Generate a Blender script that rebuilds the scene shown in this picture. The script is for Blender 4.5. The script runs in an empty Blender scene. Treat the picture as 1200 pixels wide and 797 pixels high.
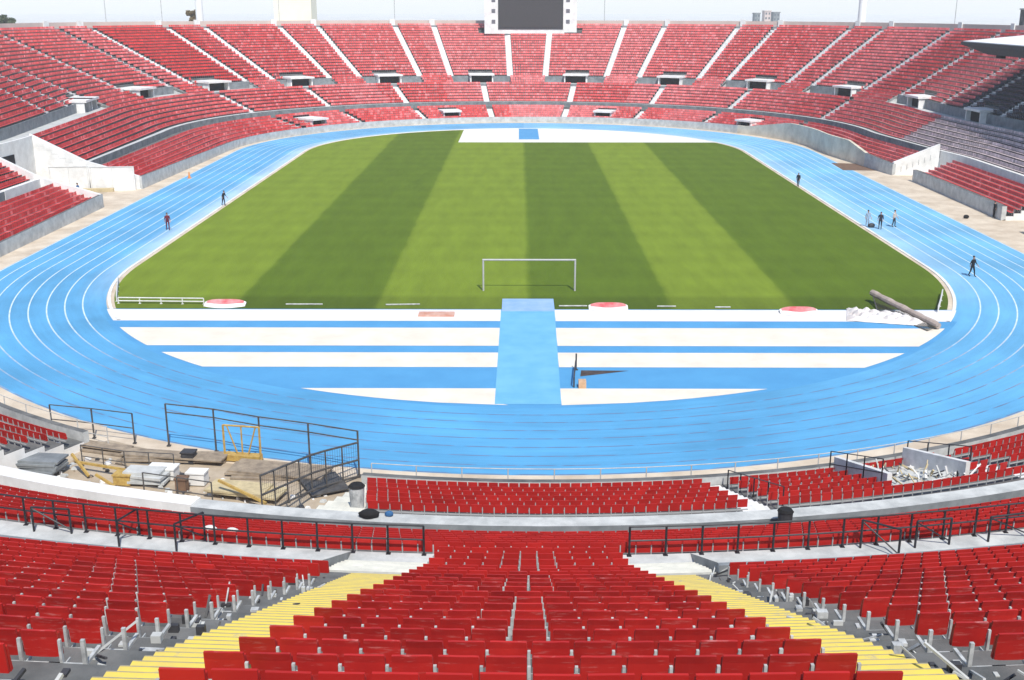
import bpy, bmesh, math, random
import numpy as np
from mathutils import Vector

random.seed(7)
rng = np.random.default_rng(7)
SC = bpy.context.scene
COL = SC.collection

# ---------------------------------------------------------------- camera
F_PX, TH, PS, CAMH = 1309.6, 0.28926, 0.0061, 21.40
cam_d = bpy.data.cameras.new('camera')
cam = bpy.data.objects.new('camera', cam_d)
COL.objects.link(cam)
cam_d.sensor_width = 36.0
cam_d.lens = F_PX / 1200 * 36.0
cam_d.clip_start = 0.1
cam_d.clip_end = 20000
cam.location = (0, 0, CAMH)
cam.rotation_euler = (math.pi / 2 - TH, 0, PS)
SC.camera = cam

# ---------------------------------------------------------------- light
SUN_ELEV = math.radians(53)
SUN_AZ = math.atan2(0.27, -0.96)          # compass angle of the sun: from +Y towards +X
wd = bpy.data.worlds.new('World')
SC.world = wd
wd.use_nodes = True
nt = wd.node_tree
bg = nt.nodes['Background']
sky = nt.nodes.new('ShaderNodeTexSky')
sky.sky_type = 'NISHITA'
sky.sun_disc = False
sky.sun_elevation = SUN_ELEV
sky.sun_rotation = SUN_AZ
sky.altitude = 500
sky.air_density = 1.0
sky.dust_density = 0.95
sky.ozone_density = 1.0
nt.links.new(sky.outputs[0], bg.inputs[0])
bg.inputs[1].default_value = 0.15
sl = bpy.data.lights.new('sun', 'SUN')
sl.energy = 4.0
sl.angle = math.radians(0.5)
sl.color = (1.0, 0.96, 0.89)
so = bpy.data.objects.new('sun', sl)
COL.objects.link(so)
sdir = Vector((math.sin(SUN_AZ) * math.cos(SUN_ELEV), math.cos(SUN_AZ) * math.cos(SUN_ELEV), math.sin(SUN_ELEV)))
so.rotation_euler = sdir.to_track_quat('Z', 'Y').to_euler()
so.location = (60, -40, 120)
SC.view_settings.view_transform = 'Standard'
SC.view_settings.look = 'None'
SC.view_settings.gamma = 1
SC.view_settings.exposure = 0.26
SC.cycles.volume_bounces = 2

# ---------------------------------------------------------------- helpers: measures
XC, YC, R, L, W = 0.892, 134.077, 34.759, 39.9075, 10.152
RB = R + W
Q = RB * math.pi / 2
S = 2 * L
PER = 2 * (2 * Q + S)
HALF = PER / 2

cF = np.array([-math.sin(PS) * math.cos(TH), math.cos(PS) * math.cos(TH), -math.sin(TH)])
cR = np.array([math.cos(PS), math.sin(PS), 0.0])
cU = np.cross(cR, cF)


def gp(px, py, z=0.0):
    """point at height z seen at that place of the photograph"""
    d = cF + (px - 600) / F_PX * cR - (py - 398.5) / F_PX * cU
    t = (z - CAMH) / d[2]
    return Vector((d[0] * t, d[1] * t, z))


def proj(P):
    P = np.atleast_2d(np.asarray(P, float)) - np.array([0, 0, CAMH])
    zc = P @ cF
    zs = np.where(zc > 0.1, zc, np.nan)
    return 600 + F_PX * (P @ cR) / zs, 398.5 - F_PX * (P @ cU) / zs, zc


# offsets of the stand from the track's outer edge, by arc length u (0 = near apex, + = right)
KU = [-221, -200, -175, -150, -110, -70, -40, 0, 40, 70, 94, 120, 126, 148, 165, 190, 221]
KE = [2.0, 1.2, .6, 1.2, 2.5, 2.5, 2.6, 2.6, 2.8, 3.6, 5.2, 5.2, 4.0, .9, 1.6, 1.5, 2.0]
KS = [1.0, 1.25, 1.38, 1.05, .72, .8, 1.0, 1.0, .95, .75, .66, .66, .68, .8, .85, 1.0, 1.0]


def win(u):
    """offset of the track's inner edge (the near bend is a little deeper)"""
    a = np.abs(u)
    return -W + np.where(a < Q, .75 * np.cos(np.clip(a, 0, Q) / RB) ** 2, 0)


def wrap(u):
    return (np.asarray(u, float) + HALF) % PER - HALF


def base(u):
    u = wrap(u)
    s = np.where(u < 0, -1.0, 1.0)
    a = np.abs(u)
    f1 = np.clip(a, 0, Q) / RB
    f3 = np.clip(a - Q - S, 0, Q) / RB
    y2 = np.clip(a - Q, 0, S)
    far = a > Q + S
    nx = np.where(far, s * np.cos(f3), s * np.sin(f1))
    ny = np.where(far, np.sin(f3), -np.cos(f1))
    px = XC + RB * nx
    py = YC - L + y2 + RB * ny
    return px, py, nx, ny


def smooth_keys(vals):
    xs = np.linspace(-HALF, HALF, 885)
    v = np.interp(xs, KU, vals)
    k = np.hanning(23)
    k /= k.sum()
    vv = np.convolve(np.concatenate([v[-12:-1], v, v[1:12]]), k, 'valid')
    return xs, vv[:len(xs)]


EX, EV = smooth_keys(KE)
_, SV = smooth_keys(KS)


def Doff(u, d):
    u = wrap(u)
    e = np.interp(u, EX, EV)
    s = np.interp(u, EX, SV)
    d = np.asarray(d, float)
    return np.where(d >= 2.6, e + (d - 2.6) * s, d * e / 2.6)


def wp(u, d, z, raw=False):
    """stand coordinates (u along, d outwards, z) -> world, arrays allowed"""
    px, py, nx, ny = base(u)
    D = np.asarray(d, float) if raw else Doff(u, d)
    x = px + nx * D
    y = py + ny * D
    z = np.broadcast_to(np.asarray(z, float), x.shape)
    return np.stack([x, y, z], -1)


def v3(u, d, z, raw=False):
    return tuple(float(c) for c in wp(np.array([u]), np.array([d]), np.array([z]), raw)[0])


def u_at(px, d, z, lo=None, hi=None):
    """arc length at which the stand's line (d, z) passes that column of the photograph, on the far side"""
    us = np.arange(Q + S * .12, PER - Q - S * .12, .05)
    if lo is not None:
        us = np.arange(lo, hi, .05)
    x, _, zc = proj(wp(us, np.full(us.shape, d), z))
    x = np.where(np.isnan(x), 1e9, x)
    i = int(np.argmin(np.abs(x - px)))
    return float(wrap(us[i]))


# ---------------------------------------------------------------- helpers: meshes
class MB:
    def __init__(self):
        self.v, self.f, self.m = [], [], []

    def quad(self, a, b, c, d, m=0):
        n = len(self.v)
        self.v += [tuple(a), tuple(b), tuple(c), tuple(d)]
        self.f.append((n, n + 1, n + 2, n + 3))
        self.m.append(m)

    def poly(self, pts, m=0):
        n = len(self.v)
        self.v += [tuple(p) for p in pts]
        self.f.append(tuple(range(n, n + len(pts))))
        self.m.append(m)

    def hexa(self, p, m=0, mtop=None):
        """p: 4 bottom corners then 4 top corners, counter-clockwise from above"""
        n = len(self.v)
        self.v += [tuple(q) for q in p]
        for k, f in enumerate(((3, 2, 1, 0), (4, 5, 6, 7), (0, 1, 5, 4), (1, 2, 6, 5), (2, 3, 7, 6), (3, 0, 4, 7))):
            self.f.append(tuple(n + i for i in f))
            self.m.append(mtop if (k == 1 and mtop is not None) else m)

    def box(self, x0, x1, y0, y1, z0, z1, m=0, mtop=None):
        self.hexa([(x0, y0, z0), (x1, y0, z0), (x1, y1, z0), (x0, y1, z0),
                   (x0, y0, z1), (x1, y0, z1), (x1, y1, z1), (x0, y1, z1)], m, mtop)

    def ubox(self, u0, u1, d0, d1, z0, z1, m=0, mtop=None, z0b=None, z1b=None):
        """a box in stand coordinates; z0b/z1b: heights of the outer side"""
        z0b = z0 if z0b is None else z0b
        z1b = z1 if z1b is None else z1b
        self.hexa([v3(u0, d0, z0), v3(u1, d0, z0), v3(u1, d1, z0b), v3(u0, d1, z0b),
                   v3(u0, d0, z1), v3(u1, d0, z1), v3(u1, d1, z1b), v3(u0, d1, z1b)][::1], m, mtop)

    def obox(self, a, b, w, z0, z1, m=0):
        """upright slab from a to b (xy), thickness w"""
        a, b = Vector(a[:2]), Vector(b[:2])
        t = (b - a).normalized()
        n = Vector((-t.y, t.x)) * w / 2
        p = [a - n, b - n, b + n, a + n]
        self.hexa([(q.x, q.y, z0) for q in p] + [(q.x, q.y, z1) for q in p], m)

    def bar(self, a, b, r, m=0, n=6, r2=None):
        a, b = Vector(a), Vector(b)
        r2 = r if r2 is None else r2
        t = (b - a)
        if t.length < 1e-6:
            return
        t.normalize()
        x = t.orthogonal().normalized()
        y = t.cross(x)
        k = len(self.v)
        for c, rr in ((a, r), (b, r2)):
            for i in range(n):
                q = 2 * math.pi * i / n
                self.v.append(tuple(c + x * math.cos(q) * rr + y * math.sin(q) * rr))
        for i in range(n):
            j = (i + 1) % n
            self.f.append((k + i, k + j, k + n + j, k + n + i))
            self.m.append(m)
        self.f.append(tuple(k + i for i in range(n))[::-1])
        self.m.append(m)
        self.f.append(tuple(k + n + i for i in range(n)))
        self.m.append(m)

    def sweep(self, prof, us, m=None, raw=False, zmul=None, caps=False):
        """prof: list of (d, z); m: material per profile edge"""
        us = np.asarray(us, float)
        n = len(self.v)
        k = len(prof)
        rows = []
        for j, (d, z) in enumerate(prof):
            zz = np.full(us.shape, float(z)) if zmul is None else z * zmul(us)
            rows.append(wp(us, np.full(us.shape, d), zz, raw))
        A = np.stack(rows, 1)
        self.v += [tuple(map(float, p)) for p in A.reshape(-1, 3)]
        for i in range(len(us) - 1):
            for j in range(k - 1):
                a = n + i * k + j
                self.f.append((a, a + k, a + k + 1, a + 1))
                self.m.append(0 if m is None else m[j])
        if caps:
            for i in (0, len(us) - 1):
                self.f.append(tuple(n + i * k + j for j in range(k)))
                self.m.append(0)

    def build(self, name, mats, parent=None, smooth=False):
        me = bpy.data.meshes.new(name)
        me.from_pydata(self.v, [], self.f)
        for mt in (mats if isinstance(mats, (list, tuple)) else [mats]):
            me.materials.append(mt)
        me.polygons.foreach_set('material_index', self.m)
        if smooth:
            me.polygons.foreach_set('use_smooth', [True] * len(self.f))
        me.update()
        o = bpy.data.objects.new(name, me)
        COL.objects.link(o)
        if parent:
            o.parent = parent
            o.matrix_parent_inverse = parent.matrix_basis.inverted()
        return o


def tag(o, label=None, cat=None, group=None, kind=None):
    if label:
        o['label'] = label
    if cat:
        o['category'] = cat
    if group:
        o['group'] = group
    if kind:
        o['kind'] = kind
    return o


def thing(name, loc, label, cat, group=None, rz=0.0):
    o = bpy.data.objects.new(name, None)
    o.empty_display_size = .3
    o.location = loc
    o.rotation_euler = (0, 0, rz)
    COL.objects.link(o)
    return tag(o, label, cat, group)


# ---------------------------------------------------------------- helpers: materials
def mat(name, col, rough=.6, var=.12, scale=3.0, metal=0.0, bump=0.0, bscale=40, col2=None, spec=.4, detail=6, contrast=(.35, .65)):
    m = bpy.data.materials.new(name)
    m.use_nodes = True
    n = m.node_tree
    b = n.nodes['Principled BSDF']
    b.inputs['Roughness'].default_value = rough
    b.inputs['Metallic'].default_value = metal
    b.inputs['Specular IOR Level'].default_value = spec
    geo = n.nodes.new('ShaderNodeNewGeometry')
    no = n.nodes.new('ShaderNodeTexNoise')
    no.inputs['Scale'].default_value = scale
    no.inputs['Detail'].default_value = detail
    no.inputs['Roughness'].default_value = .65
    n.links.new(geo.outputs['Position'], no.inputs['Vector'])
    cr = n.nodes.new('ShaderNodeValToRGB')
    cr.color_ramp.elements[0].position = contrast[0]
    cr.color_ramp.elements[1].position = contrast[1]
    c2 = col2 if col2 else tuple(c * (1 - 2 * var) for c in col)
    c1 = col if col2 else tuple(min(1, c * (1 + var)) for c in col)
    cr.color_ramp.elements[0].color = (*c2, 1)
    cr.color_ramp.elements[1].color = (*c1, 1)
    n.links.new(no.outputs['Fac'], cr.inputs['Fac'])
    n.links.new(cr.outputs['Color'], b.inputs['Base Color'])
    if bump:
        n2 = n.nodes.new('ShaderNodeTexNoise')
        n2.inputs['Scale'].default_value = bscale
        n2.inputs['Detail'].default_value = 4
        n.links.new(geo.outputs['Position'], n2.inputs['Vector'])
        bp = n.nodes.new('ShaderNodeBump')
        bp.inputs['Strength'].default_value = bump
        bp.inputs['Distance'].default_value = .05
        n.links.new(n2.outputs['Fac'], bp.inputs['Height'])
        n.links.new(bp.outputs['Normal'], b.inputs['Normal'])
    return m


def attr_mat(name, rough=.5, var=.15, scale=2.0, spec=.4):
    """base colour from the colour attribute 'Col' with mottling"""
    m = bpy.data.materials.new(name)
    m.use_nodes = True
    n = m.node_tree
    b = n.nodes['Principled BSDF']
    b.inputs['Roughness'].default_value = rough
    b.inputs['Specular IOR Level'].default_value = spec
    at = n.nodes.new('ShaderNodeAttribute')
    at.attribute_name = 'Col'
    geo = n.nodes.new('ShaderNodeNewGeometry')
    no = n.nodes.new('ShaderNodeTexNoise')
    no.inputs['Scale'].default_value = scale
    no.inputs['Detail'].default_value = 6
    n.links.new(geo.outputs['Position'], no.inputs['Vector'])
    mr = n.nodes.new('ShaderNodeMapRange')
    mr.inputs['From Min'].default_value = .3
    mr.inputs['From Max'].default_value = .7
    mr.inputs['To Min'].default_value = 1 - var
    mr.inputs['To Max'].default_value = 1 + var
    n.links.new(no.outputs['Fac'], mr.inputs['Value'])
    mx = n.nodes.new('ShaderNodeMix')
    mx.data_type = 'RGBA'
    mx.blend_type = 'MULTIPLY'
    mx.inputs['Factor'].default_value = 1
    n.links.new(at.outputs['Color'], mx.inputs[6])
    n.links.new(mr.outputs['Result'], mx.inputs[7])
    n.links.new(mx.outputs[2], b.inputs['Base Color'])
    return m


def scuff(m, amount=.35, col=(.62, .30, .28), scl=(1.2, 1.2, 9), lo=.57, hi=.74):
    """worn patches through a material"""
    n = m.node_tree
    b = n.nodes['Principled BSDF']
    old = b.inputs['Base Color'].links[0].from_socket
    geo = n.nodes.new('ShaderNodeNewGeometry')
    mp = n.nodes.new('ShaderNodeMapping')
    mp.inputs['Scale'].default_value = scl
    n.links.new(geo.outputs['Position'], mp.inputs['Vector'])
    no = n.nodes.new('ShaderNodeTexNoise')
    no.inputs['Scale'].default_value = 2.6
    no.inputs['Detail'].default_value = 7
    no.inputs['Roughness'].default_value = .7
    n.links.new(mp.outputs[0], no.inputs['Vector'])
    cr = n.nodes.new('ShaderNodeValToRGB')
    cr.color_ramp.elements[0].position = lo
    cr.color_ramp.elements[0].color = (0, 0, 0, 1)
    cr.color_ramp.elements[1].position = hi
    cr.color_ramp.elements[1].color = (amount, amount, amount, 1)
    n.links.new(no.outputs['Fac'], cr.inputs['Fac'])
    mx = n.nodes.new('ShaderNodeMix')
    mx.data_type = 'RGBA'
    n.links.new(cr.outputs['Color'], mx.inputs['Factor'])
    n.links.new(old, mx.inputs[6])
    mx.inputs[7].default_value = (*col, 1)
    n.links.new(mx.outputs[2], b.inputs['Base Color'])


M = {}
M['concrete'] = mat('concrete', (.17, .17, .165), .85, col2=(.075, .08, .08), scale=.8, bump=.2)  # darkened overall so its colour carries the shade under the seats
M['concrete_pale'] = mat('concrete_pale', (.56, .57, .55), .85, col2=(.38, .39, .38), scale=1.2)
M['ledge_face'] = mat('ledge_face', (.25, .27, .275), .8, col2=(.13, .15, .16), scale=1.0)
M['grey_paint'] = mat('grey_paint', (.25, .27, .28), .75, col2=(.15, .165, .175), scale=1.0)
M['white_paint'] = mat('white_paint', (.82, .81, .78), .6, col2=(.66, .65, .62), scale=.9)
M['white_step'] = mat('white_step', (.80, .79, .77), .75, col2=(.58, .58, .56), scale=1.6)
M['yellow_step'] = mat('yellow_step', (.76, .59, .09), .7, col2=(.66, .51, .12), scale=2.5)
M['yellow_edge'] = mat('yellow_edge', (.62, .55, .32), .75, col2=(.45, .42, .30), scale=2.5)
M['cream'] = mat('cream', (.66, .57, .45), .9, col2=(.48, .39, .29), scale=.35)
M['cream_d'] = mat('cream_d', (.77, .71, .60), .9, col2=(.68, .61, .51), scale=.5)
M['white_floor'] = mat('white_floor', (.76, .74, .72), .85, col2=(.67, .65, .64), scale=.6)
M['blue'] = mat('blue', (.085, .315, .57), .75, col2=(.07, .275, .52), scale=.35)
M['blue_pale'] = mat('blue_pale', (.17, .45, .69), .75, col2=(.12, .38, .63), scale=.5)
M['line'] = mat('line', (.62, .70, .76), .7, col2=(.45, .56, .66), scale=1.5)
M['red'] = mat('red', (.46, .016, .014), .42, col2=(.36, .010, .010), scale=1.3)
M['steel'] = mat('steel', (.56, .57, .56), .5, col2=(.30, .31, .31), scale=5)
M['black_steel'] = mat('black_steel', (.022, .022, .028), .5, var=.3)
M['grey_steel'] = mat('grey_steel', (.085, .08, .075), .5, var=.2)
M['dark'] = mat('dark', (.012, .012, .013), .9)
M['sand'] = mat('sand', (.48, .40, .30), .95, col2=(.34, .27, .19), scale=.7, bump=.3)
M['plank'] = mat('plank', (.36, .29, .21), .85, col2=(.20, .16, .12), scale=2.2)
M['brown'] = mat('brown', (.20, .12, .07), .9, col2=(.12, .07, .05), scale=2)
M['yellow'] = mat('yellow', (.52, .36, .10), .6, col2=(.36, .22, .06), scale=5)
M['dust'] = mat('dust', (.56, .55, .52), .95, col2=(.44, .45, .41), scale=.01)
M['screen'] = mat('screen', (.055, .05, .052), .35, var=.05)
M['roof_top'] = mat('roof_top', (.82, .81, .79), .6, col2=(.7, .7, .68), scale=.3)
M['roof_dark'] = mat('roof_dark', (.05, .055, .055), .7)
M['wall_glow'] = mat('wall_glow', (.62, .48, .42), .85, col2=(.52, .42, .37), scale=.3)  # white wall, with sunlit peach glow of the seats put into its colour
M['nosing'] = mat('nosing', (.42, .36, .20), .85, col2=(.25, .24, .20), scale=3)
M['landing'] = mat('landing', (.72, .70, .60), .8, col2=(.55, .54, .47), scale=1.5)
M['fence_pale'] = mat('fence_pale', (.50, .49, .46), .6, var=.1)
M['plank_pale'] = mat('plank_pale', (.58, .48, .28), .85, col2=(.40, .33, .20), scale=2)
M['green'] = mat('green', (.08, .30, .10), .6)
M['dark_grey'] = mat('dark_grey', (.05, .05, .055), .6, var=.2)
M['bag_blue'] = mat('bag_blue', (.03, .12, .28), .7)
M['goal'] = mat('goal', (.45, .45, .45), .4, var=.04)
M['rail_white'] = mat('rail_white', (.66, .66, .64), .5, var=.06)
M['mat_red'] = mat('mat_red', (.58, .10, .11), .6, col2=(.62, .35, .34), scale=1.2)
M['mat_brown'] = mat('mat_brown', (.52, .24, .17), .7, col2=(.60, .38, .30), scale=2)
M['pit'] = mat('pit', (.075, .055, .05), .8, var=.25, scale=2)
M['net'] = mat('net', (.10, .09, .06), .8)
M['tan'] = mat('tan', (.55, .36, .22), .8)
M['cover'] = mat('cover', (.46, .38, .33), .9, col2=(.32, .26, .22), scale=2.5, bump=.3)
M['tarp'] = mat('tarp', (.74, .71, .68), .7, col2=(.58, .52, .48), scale=.9)
M['orange'] = mat('orange', (.70, .25, .05), .6)
M['skin'] = mat('skin', (.42, .25, .18), .6)
M['hair'] = mat('hair', (.02, .015, .012), .6)
for nm, c in (('dark', (.03, .035, .05)), ('maroon', (.14, .015, .03)), ('black', (.013, .013, .018)), ('pale', (.30, .40, .52)), ('cream', (.60, .50, .42))):
    M['cloth_' + nm] = mat('cloth_' + nm, c, .85, var=.2, scale=6)
M['emblem'] = mat('emblem', (.16, .16, .18), .5)
M['mast'] = mat('mast', (.80, .80, .79), .5, var=.03)
M['bark'] = mat('bark', (.10, .07, .05), .9)
M['leaf'] = mat('leaf', (.07, .10, .045), .8, col2=(.035, .055, .025), scale=.8)
M['leaf_olive'] = mat('leaf_olive', (.16, .12, .045), .8, col2=(.10, .07, .03), scale=.8)
M['glass'] = mat('glass', (.10, .12, .14), .2, var=.1)
M['bldg_pink'] = mat('bldg_pink', (.55, .45, .42), .8, var=.05)
M['bldg_cream'] = mat('bldg_cream', (.80, .76, .62), .8, col2=(.74, .69, .55), scale=.2)
M['cream_wall'] = mat('cream_wall', (.70, .64, .52), .9, col2=(.50, .45, .36), scale=.5)
M['seats'] = attr_mat('seats', .55, .12, 1.1, .25)


def ring_us(a, b, step=1.5):
    n = max(2, int(abs(b - a) / step) + 1)
    return np.linspace(a, b, n)


FULL = np.linspace(-HALF, HALF, 301)

# ---------------------------------------------------------------- setting: ground, track, pitch
m = MB()
m.box(-4000, 4000, -4000, 4000, -.6, -.03)
tag(m.build('ground', M['dust']), kind='structure')

# apron of pale earth between track and stands, and the whole floor under the track
m = MB()
m.sweep([(-W - 1.6, 0), (0, 0), (7.2, 0)], FULL, raw=True)
tag(m.build('apron', M['cream']), kind='structure')


def track_sheet():
    ds = np.concatenate([[-W - .43], np.linspace(-W, -W + 3.2, 9), np.linspace(-W + 3.7, 0, 12)])
    us = np.linspace(-HALF, HALF, 443)
    U, D = np.meshgrid(us, ds, indexing='ij')
    D = win(U) * (D / -W)
    P = wp(U.ravel(), D.ravel(), .004, raw=True)
    nu, nd = U.shape
    idx = np.arange(nu * nd).reshape(nu, nd)
    q = np.stack([idx[:-1, :-1], idx[1:, :-1], idx[1:, 1:], idx[:-1, 1:]], -1).reshape(-1, 4)
    me = bpy.data.meshes.new('track')
    me.from_pydata(P.tolist(), [], q.tolist())
    a = np.abs(U.ravel())
    s = np.sign(U.ravel())
    t = D.ravel() - win(U.ravel())
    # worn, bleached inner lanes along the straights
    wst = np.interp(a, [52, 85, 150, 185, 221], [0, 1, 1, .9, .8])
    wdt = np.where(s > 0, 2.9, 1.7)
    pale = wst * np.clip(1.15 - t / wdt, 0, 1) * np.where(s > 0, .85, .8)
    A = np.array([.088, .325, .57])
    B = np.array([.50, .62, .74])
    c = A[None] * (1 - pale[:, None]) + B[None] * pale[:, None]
    sheen = np.where(s > 0, np.interp(a, [10, 90], [0, 1.6]), np.interp(a, [30, 80], [0, .5]))[:, None]  # sheen painted in as paler blue along the sides of the track
    c = c * (1 - .4 * sheen) + np.array([.20, .47, .69])[None] * .4 * sheen
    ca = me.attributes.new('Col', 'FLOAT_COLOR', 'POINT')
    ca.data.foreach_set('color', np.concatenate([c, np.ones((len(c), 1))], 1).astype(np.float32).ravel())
    tm = attr_mat('track_rubber', .78, .16, .12)
    nn = tm.node_tree
    uvn = nn.nodes.new('ShaderNodeAttribute')
    uvn.attribute_name = 'run'
    ns = nn.nodes.new('ShaderNodeTexNoise')
    ns.inputs['Scale'].default_value = 1.0
    ns.inputs['Detail'].default_value = 8
    ns.inputs['Roughness'].default_value = .7
    nn.links.new(uvn.outputs['Vector'], ns.inputs['Vector'])
    mr = nn.nodes.new('ShaderNodeMapRange')
    mr.inputs['From Min'].default_value = .3
    mr.inputs['From Max'].default_value = .7
    mr.inputs['To Min'].default_value = .87
    mr.inputs['To Max'].default_value = 1.11
    nn.links.new(ns.outputs['Fac'], mr.inputs['Value'])
    bs = nn.nodes['Principled BSDF']
    old = bs.inputs['Base Color'].links[0].from_socket
    mx = nn.nodes.new('ShaderNodeMix')
    mx.data_type = 'RGBA'
    mx.blend_type = 'MULTIPLY'
    mx.inputs['Factor'].default_value = 1
    nn.links.new(old, mx.inputs[6])
    nn.links.new(mr.outputs['Result'], mx.inputs[7])
    nn.links.new(mx.outputs[2], bs.inputs['Base Color'])
    rv = me.attributes.new('run', 'FLOAT_VECTOR', 'POINT')
    rv.data.foreach_set('vector', np.stack([U.ravel() * .09, D.ravel() * 1.1, np.zeros(U.size)], 1).astype(np.float32).ravel())
    me.materials.append(tm)
    o = bpy.data.objects.new('track', me)
    COL.objects.link(o)
    return tag(o, kind='structure')


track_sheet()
# lane lines: pale paint, worn to a greyish violet where the near bend is run most
def line_sheet():
    us = np.linspace(-HALF, HALF, 1201)
    V, F, C = [], [], []
    for k in list(range(1, 8)) + [7.93]:
        n = len(V)
        for u in us:
            d0 = float(win(np.array(u))) * (1 - k / 8)
            for dd in (-.05, .05):
                V.append(v3(u, d0 + dd, .008, True))
        for i in range(len(us) - 1):
            a = n + 2 * i
            F.append((a, a + 2, a + 3, a + 1))
        a = np.abs(us)
        worn = np.interp(a, [30, 50], [1, 0])
        dash = (np.sin(us * 2.6 + k * 1.9 + 1.2 * np.sin(us * .7)) > -.7).astype(float)
        pale = np.array([.56, .68, .77])
        grey = np.array([.125, .20, .34])
        blue = np.array([.085, .30, .54])
        c = pale[None] * (1 - worn[:, None]) + (grey[None] * dash[:, None] + blue[None] * (1 - dash[:, None])) * worn[:, None]
        C.append(np.repeat(c, 2, 0))
    me = bpy.data.meshes.new('lane_lines')
    me.from_pydata(V, [], F)
    C = np.concatenate(C)
    at = me.attributes.new('Col', 'FLOAT_COLOR', 'POINT')
    at.data.foreach_set('color', np.concatenate([C, np.ones((len(C), 1))], 1).astype(np.float32).ravel())
    me.materials.append(attr_mat('lane_paint', .75, .15, 1.5))
    o = bpy.data.objects.new('lane_lines', me)
    COL.objects.link(o)
    tag(o, kind='structure')


line_sheet()
# raised kerb round the inside
m = MB()
for i, us in enumerate([np.linspace(46.5, PER - 46.5, 301)]):
    rows = []
    for dd, z in ((-.66, -.02), (-.66, .06), (-.42, .06), (-.42, -.02)):
        rows.append(wp(us, win(us) + dd, z, raw=True))
    A = np.stack(rows, 1)
    for a in range(len(us) - 1):
        for b in range(3):
            m.quad(A[a, b], A[a + 1, b], A[a + 1, b + 1], A[a, b + 1])
tag(m.build('track_kerb', M['white_paint']), kind='structure')

INR = R - .36
Y_NEAR = gp(620, 362.5).y
Y_FAR = gp(620, 167.0).y


def inner_x(y, INR=R - .36):
    dy = max(abs(y - YC) - L, 0)
    if y < YC:
        dy *= R / (R + .75)
    return math.sqrt(max(INR * INR - dy * dy, 0))


def strip_between(mb, ya, yb, z, x0=None, x1=None, mi=0, rad=R - .36):
    """floor strip inside the kerb from y=ya to yb"""
    n = max(2, int((yb - ya) / .4) + 1)
    ys = np.linspace(ya, yb, n)
    for a, b in zip(ys[:-1], ys[1:]):
        ra, rb = inner_x(a, rad), inner_x(b, rad)
        l0 = XC - ra if x0 is None else max(x0, XC - ra)
        l1 = XC - rb if x0 is None else max(x0, XC - rb)
        r0 = XC + ra if x1 is None else min(x1, XC + ra)
        r1 = XC + rb if x1 is None else min(x1, XC + rb)
        if r0 <= l0 and r1 <= l1:
            continue
        mb.quad((l0, a, z), (max(r0, l0), a, z), (max(r1, l1), b, z), (l1, b, z), mi)


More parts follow.
